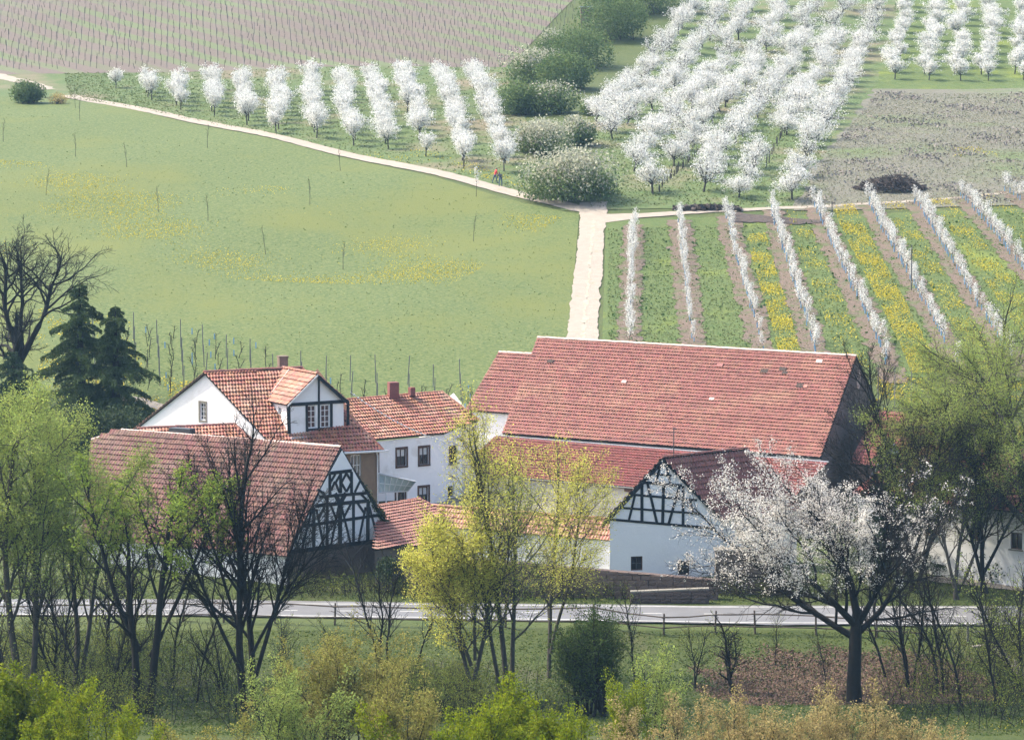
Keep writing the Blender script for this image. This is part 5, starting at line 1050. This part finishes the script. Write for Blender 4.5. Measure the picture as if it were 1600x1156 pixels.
# conifers
def conifer(seed, h_, w_, leaf, N, droop=.25, gaps=.0, top=.02):
    r = random.Random(seed); nr = np.random.default_rng(seed); br = [([(0, 0, -.2), (0, 0, h_ * .5), (r.gauss(0, .1), 0, h_)], [w_ * .05, w_ * .03, .015], 6)]; C_ = []
    z = h_ * .12
    while z < h_ * .98:
        fr = 1 - z / h_; l = w_ / 2 * (fr ** .7) * r.uniform(.4, 1.15) + top + .25
        for k in range(r.randint(4, 6)):
            a = r.uniform(0, 6.28); ll = l * r.uniform(.7, 1.15); p0 = np.array((0, 0, z)); d = np.array((math.cos(a), math.sin(a), 0)); P_ = [tuple(p0 + d * ll * t + np.array((0, 0, ll * (.12 * t - droop * t * t)))) for t in (0, .35, .7, 1)]
            br.append((P_, [.035, .025, .015, .008], 3))
            n = int(N * ll); t = nr.uniform(.12, 1.02, n); sidev = np.array((-d[1], d[0], 0)); off = nr.normal(size=n) * (.14 * ll * (1.15 - t)) ; C_.append(p0 + d * ll * t[:, None] + sidev * off[:, None] + np.c_[np.zeros((n, 2)), ll * (.12 * t - droop * t * t) - np.abs(nr.normal(size=n)) * .12 * ll ** .5])
        z += h_ * .026 * (1 + fr)
    V, f = tubes(br[:1]); tm = npmesh('trunk', V, [f], ['bark']); V, f = tubes(br[1:]); V2, f2 = quads(nr, np.concatenate(C_), .085, .5); return tm, npmesh('crown', np.concatenate([V, V2]), [f, f2 + len(V)], ['bark', leaf], [0, 1])
gC = G(127, 655); put_tree('larch', 'tall pointed larch left of the farmhouse, dark against the meadow', conifer(750, 11.0, 10.5, 'larch', 240, .35), gC)
put_tree('larch', 'lopsided larch with drooping top right beside the tall pointed larch', conifer(751, 9.4, 9.0, 'larch', 240, .4), G(182, 660) )
put_tree('spruce', 'dark spruce at the foot of the leafless oak', conifer(752, 6.0, 6.5, 'needle', 110), G(20, 665))
put_tree('spruce', 'dark spruce behind the blossoming tree', conifer(753, 9.6, 7.5, 'needle', 110, .2), G(1385, 905))
put_bush('dark_shrub', 'large dark evergreen shrub below the larches, left of the white gable', 118, 712, 5.5, 4.6, 14000, 'leaf_dark', .10, 760)
put_bush('dark_shrub', 'rounded dark evergreen shrub touching the white gable of the farmhouse', 178, 705, 5.2, 4.2, 12000, 'leaf_dark', .10, 761)
put_bush('ivy_shrub', 'ivy and dark undergrowth at the right corner of the timber-gabled barn', 607, 925, 2.2, 2.9, 6000, 'leaf_dark', .07, 762)
put_bush('dark_shrub', 'dark low shrub under the houses at the right edge', 1550, 905, 5, 2.2, 6000, 'leaf_dark', .09, 763)
# ivy climbing the verge of the barn
r = np.random.default_rng(77); t = r.uniform(.32, 1, 2600); a = np.array(hA.a1); bq = np.array(BB); C_ = a + (bq - a) * t[:, None] + r.normal(size=(2600, 3)) * np.array([.12, .12, .16]); C2 = np.array(BB) + np.c_[r.normal(size=(3000, 2)) * .28, -r.uniform(0, 3.4, 3000)]
C_ = np.concatenate([C_, C2]); V, f = quads(r, C_ - np.array(BB), .06, .8); o = ob('ivy', npmesh('ivy', V, [f], ['leaf_dark']), loc=BB); tag(o, 'dark ivy climbing the right verge of the timber-gabled barn', 'ivy', kind='stuff')

# bare stems and small trees in the foreground
PSm = std(2, kids=[13, 8, 0], seg=[8, 5, 3, 2, 2], wob=[.09, .13, .15, .1, .1], up=[.01, .04, .03, 0, 0], ang=[.6, .6, .6, 0, 0], rat=[.4, .45, .4, 0, 0], t0=[.25, .1, 0, 0, 0])
sm_ = []
for k in range(5):
    st = [((rnd.gauss(0, .15), rnd.gauss(0, .15), -.1), (rnd.gauss(0, .16), rnd.gauss(0, .1), 1), rnd.uniform(4.5, 6.0), .07) for _ in range(1 + k % 3)]
    sm_.append(tree_mesh(770 + k, st, PSm, 'leaf_willow2' if k in (1, 3) else None, .045, 2, .08, bark='bark', minr=.008, trunk_lv=0))
for i, (px, py, s_, k, lab) in enumerate(((272, 1060, 1.2, 0, 'between the lime-clumped tree and the tall bare tree'), (160, 1040, 1.3, 1, 'left of the lime-clumped tree'), (90, 1085, 1.3, 2, 'in the dark thicket at the lower left'), (310, 1100, 1.1, 0, 'left foot of the tall bare tree'), (345, 1105, .9, 4, 'in front of the tall bare tree'), (430, 1090, .8, 1, 'right of the tall bare tree'), (597, 1040, 1.15, 2, 'standing alone by the road, right of the barn gable'), (655, 1040, .9, 0, 'left of the central willows'), (1000, 1065, .9, 3, 'right of the dark thicket in the centre'), (1380, 1060, 1.25, 0, 'just right of the blossoming tree trunk'), (1425, 1075, 1.25, 2, 'second right of the blossoming tree trunk'), (1465, 1085, 1.35, 4, 'third right of the blossoming tree trunk'), (1500, 1105, 1.2, 0, 'at the lower right beside the lawn'), (1560, 1120, 1.2, 3, 'in the lower right corner'), (1590, 1080, 1.3, 1, 'at the right edge below the bridge'), (1215, 1040, .5, 3, 'below the fence in the brown patch'), (1090, 1075, .7, 1, 'at the left end of the brown patch'), (530, 1085, .7, 3, 'beside the olive shrub'), (1290, 1090, .6, 0, 'left of the blossoming tree trunk'), (60, 1010, 1.2, 4, 'behind the leafy tree at the left edge'), (205, 1010, 1.1, 2, 'behind the lime-clumped tree'), (130, 1110, 1.25, 0, 'front left thicket'), (182, 1100, 1.0, 4, 'foot of the lime-clumped tree'), (20, 1120, 1.3, 3, 'far lower left'))):
    put_tree('thin_tree', 'thin young tree ' + lab, sm_[k], G(px, py), 'tree', 'thin young trees below the road', rnd.uniform(0, 6.28), s_)
mat('leaf_under', (.15, .20, .025), (.17, .18, .04), scale=.4, trans=.4, island=.35)
def undergrowth(name, lab, boxes, n, h_, seed, leaf=None, per=0):
    r = random.Random(seed); nr = np.random.default_rng(seed); out, tips = [], []
    P = std(1, kids=[7, 0], seg=[5, 3], wob=[.14, .2], up=[.0, .03], ang=[.6, .5], rat=[.45, .4], t0=[.2, 0], taper=[.3, .3], cont=[0, 0])
    for _ in range(n):
        x0, y0, x1, y1 = r.choice(boxes); q = G(r.uniform(x0, x1), r.uniform(y0, y1)); grow(r, (q.x, q.y, q.z - .05), tuple(Vector((r.gauss(0, .35), r.gauss(0, .3), 1)).normalized()), h_ * r.uniform(.5, 1.2), r.uniform(.012, .03), 0, P, out, tips)
    V, f = tubes([(a, b, 3) for _, a, b in out], .007); Fs, mi, mats = [f], [0], ['bark']
    if leaf:
        T = np.array(tips); idx = nr.integers(0, len(T), len(T) * per); C_ = T[idx, -1] + nr.normal(size=(len(idx), 3)) * .15; V2, f2 = quads(nr, C_, .045, .6); Fs.append(f2 + len(V)); V = np.concatenate([V, V2]); mi.append(1); mats.append(leaf)
    o = ob(name, npmesh(name, V, Fs, mats, mi), kind='stuff'); tag(o, lab, 'undergrowth', kind='stuff')
undergrowth('undergrowth', 'dark tangled undergrowth in the shade at the lower left', [(-20, 1000, 240, 1130), (-20, 1040, 380, 1140)], 520, 2.4, 31, 'leaf_under', 8)
undergrowth('undergrowth', 'brown twiggy undergrowth behind the shrubs at the bottom centre', [(420, 1080, 900, 1140), (620, 1070, 760, 1130)], 420, 1.8, 32, 'leaf_under', 8)
undergrowth('undergrowth', 'bare brown undergrowth at the lower right', [(1380, 1020, 1620, 1140), (1540, 980, 1640, 1100)], 480, 2.2, 33, 'leaf_under', 5)
undergrowth('undergrowth', 'brown brambles at the foot of the stone walls and barn', [(440, 922, 640, 936), (640, 934, 980, 940), (1120, 930, 1500, 940)], 420, 1.2, 34, 'leaf_under', 3)
# gnarled small tree
P = std(2, kids=[9, 7, 0], seg=[6, 5, 3, 2, 2], wob=[.2, .28, .28, 0, 0], up=[.02, .02, .02, 0, 0], ang=[.8, .8, .7, 0, 0], rat=[.45, .5, .4, 0, 0], t0=[.2, .1, 0, 0, 0])
m = tree_mesh(780, [((0, 0, -.1), (0, 0, 1), 3.2, .16), ((0, 0, 1), (-.4, 0, 1), 3.2, .10), ((0, 0, 1.2), (.6, 0, 1), 2.2, .08)], P, 'leaf_willow2', .04, 2, .08, bark='bark', minr=.009, trunk_lv=0)
put_tree('gnarled_tree', 'small gnarled dark tree in the brown patch below the fence', m, G(1142, 1085))
# central dark thicket
PD = std(2, kids=[12, 8, 0], seg=[6, 5, 3, 2, 2], up=[.02, .04, .03, 0, 0], ang=[.7, .7, .6, 0, 0], rat=[.5, .5, .4, 0, 0], t0=[.2, .1, 0, 0, 0])
m = tree_mesh(781, [((rnd.gauss(0, .9), rnd.gauss(0, .5), -.1), (rnd.gauss(0, .35), rnd.gauss(0, .2), 1), rnd.uniform(3.6, 5.0), .10) for _ in range(11)], PD, 'leaf_green', .055, 22, .16, bark='bark', minr=.008, trunk_lv=0)
put_tree('thicket', 'dense dark green thicket in the centre, right of the willows', m, G(930, 1118), 'bush')
# foreground shrubs on the near slope
def shrub(px, topy, Y, h_, w_, leaf, seed, lab, per=14, sz=.05, n=16, name='shrub', spread=.1, kids=11):
    x = (px - 800) / F * Y; p = Vector((x, Y, float(gz(x, Y)))); h_ = atY(px, topy, Y).z - p.z; r = random.Random(seed)
    st = [((r.gauss(0, w_ * .12), r.gauss(0, w_ * .12), -.1), (r.gauss(0, w_ / h_ * .30), r.gauss(0, w_ / h_ * .2), 1), h_ * r.uniform(.7, .95), .05) for _ in range(n)]
    P = std(2, kids=[kids, 7, 0], seg=[6, 4, 3, 2, 2], wob=[.07, .12, .16, 0, 0], up=[.02, .04, .03, 0, 0], ang=[.6, .65, .6, 0, 0], rat=[.28, .5, .4, 0, 0], t0=[.3, .1, 0, 0, 0], taper=[.3, .3, .3, .3, .3])
    m = tree_mesh(seed, st, P, leaf, sz, per, spread, bark='bark', minr=.006, trunk_lv=0, sides=(4, 3, 3)); return put_tree(name, lab, m, p, 'bush', 'shrubs on the near slope')
shrub(40, 1068, 150, 0, 6.5, 'leaf_bright', 800, 'bright yellow-green shrub in the lower left corner', 26, .07)
shrub(150, 1095, 140, 0, 4.5, 'leaf_bright', 801, 'low bright green shrub right of the lower left corner', 21, .05, 10)
shrub(300, 1125, 140, 0, 5, 'leaf_olive', 802, 'low olive shrub at the bottom, below the tall bare tree', 18, .045, 10)
shrub(540, 1000, 165, 0, 6.0, 'leaf_olive', 803, 'tall olive brown shrub at the bottom, left of the centre', 23, .05, 17)
shrub(450, 1050, 155, 0, 4.0, 'leaf_willow2', 804, 'pale green shrub at the bottom, left of the olive brown one', 15, .045, 9)
shrub(640, 1075, 150, 0, 4.5, 'leaf_olive', 805, 'low olive shrub at the bottom, right of the tall olive one', 18, .05, 10)
shrub(800, 1092, 130, 0, 4.2, 'leaf_bright', 806, 'bright green shrub at the bottom centre with arching shoots', 24, .055, 11)
shrub(705, 1112, 125, 0, 3.2, 'leaf_bright', 807, 'small bright green shrub left of the bottom centre', 21, .055, 8)
shrub(880, 1128, 128, 0, 3.0, 'leaf_bright', 808, 'small bright green shrub right of the bottom centre', 21, .055, 8)
shrub(1200, 1105, 135, 0, 6.2, 'leaf_tan', 809, 'tan budding shrub at the bottom, right of the centre', 24, .045, 16)
shrub(1060, 1115, 135, 0, 4.0, 'leaf_tan', 810, 'low tan shrub at the bottom, left part of the tan group', 21, .045, 10)
shrub(1340, 1105, 138, 0, 5.0, 'leaf_tan', 811, 'tan shrub in front of the blossoming tree trunk', 23, .045, 13)
shrub(1440, 1135, 138, 0, 3.4, 'leaf_tan', 812, 'small tan shrub at the bottom, rightmost of the tan group', 21, .045, 8)
shrub(985, 1075, 160, 0, 1.6, 'leaf_bright', 813, 'narrow lime green bush right of the dark thicket', 21, .05, 5)
shrub(1030, 1030, 175, 0, 1.8, 'leaf_willow2', 814, 'slim pale green bush left of the gnarled tree', 12, .05, 5)

# ================= rail fence along the road
Fn = thing('rail_fence', 'rustic wooden rail fence along the near edge of the road', 'fence', G(1000, 986))
fps = [(-20, 972), (60, 972), (150, 972), (230, 971), (287, 971), (350, 972), (430, 973), (523, 975), (610, 977), (700, 979), (790, 980), (928, 980), (1037, 992), (1117, 988), (1180, 990), (1275, 992), (1370, 996), (1440, 1000)]
prev = None
for i, (px, py) in enumerate(fps):
    q = G(px, py); h_ = 1.35 + rnd.uniform(-.12, .15); lean = Vector((rnd.gauss(0, .05), rnd.gauss(0, .05), 0)); mb = MB(); mb.tube([q + Vector((0, 0, -.2)), q + lean * .6 + Vector((0, 0, h_ * .6)), q + lean + Vector((0, 0, h_))], [.075, .065, .06], 6); mb.build('post', 'post_wood', Fn)
    tp, lw = q + lean * .8 + Vector((0, -.07, h_ - .22)), q + Vector((0, -.07, .45))
    if prev:
        for a, b in ((prev[0], tp), (prev[1], lw)):
            d = (b - a); mb = MB(); k0 = a - d * .05; k1 = b + d * rnd.uniform(0, .06); md = (k0 + k1) / 2 + Vector((0, 0, rnd.uniform(-.08, .04))); mb.tube([k0, md, k1], [.05, .045, .04], 5); mb.build('rail', 'post_wood', Fn)
    prev = (tp, lw)
# footbridge railing and bollard
Br = thing('bridge_railing', 'weathered railing of the small bridge at the lower right', 'railing', G(1560, 1000))
pp = [G(x, y) for x, y in ((1512, 1005), (1545, 1000), (1580, 996), (1625, 992))]
for i, q in enumerate(pp):
    mb = MB(); mb.box(q + Vector((0, 0, .6)), (.06, 0, 0), (0, .06, 0), (0, 0, .65)); mb.build('post', 'grey_post', Br)
    if i:
        for z_ in (1.15, .65): mb = MB(); mb.tube([pp[i-1] + Vector((0, -.08, z_)), q + Vector((0, -.08, z_))], .045, 5); mb.build('rail', 'grey_post', Br)
mb = MB(); a, b = pp[0], pp[-1]; mb.box((a + b) / 2 + Vector((.2, -.4, -.15)), (b - a) / 2, (0, .5, 0), (0, 0, .12)); mb.build('kerb_beam', 'stone_cap', Br)
mb = MB(); a, b = G(1545, 1004), G(1605, 1060); mb.box((a + b) / 2 + Vector((0, 0, .1)), (b - a) / 2, (.25, .1, 0), (0, 0, .15)); mb.build('wing_wall', 'stone_cap', Br)
q = G(1552, 962); mb = MB(); mb.tube([q + Vector((0, 0, -.1)), q + Vector((0, 0, .55)), q + Vector((0, 0, .68))], [.28, .25, .12], 8); o = mb.build('stone_bollard', 'stone_cap', base=q); tag(o, 'squat grey stone bollard at the far edge of the road', 'bollard')

# ================= air
if HAZE:
    y0, y1, zt = -30, 2380, 136; mb = MB(); mb.box((0, (y0 + y1) / 2, (zt - 4) / 2), (880, 0, 0), (0, (y1 - y0) / 2, 0), (0, 0, (zt + 4) / 2))
    hm = bpy.data.materials.new('haze'); hm.use_nodes = True; N = hm.node_tree.nodes; N.remove(N['Principled BSDF']); pv = N.new('ShaderNodeVolumePrincipled'); pv.inputs['Color'].default_value = (.40, .70, 1, 1); pv.inputs['Density'].default_value = HAZE; pv.inputs['Anisotropy'].default_value = .1
    hm.node_tree.links.new(pv.outputs[0], N['Material Output'].inputs['Volume']); o = mb.build('haze', hm, kind='stuff')
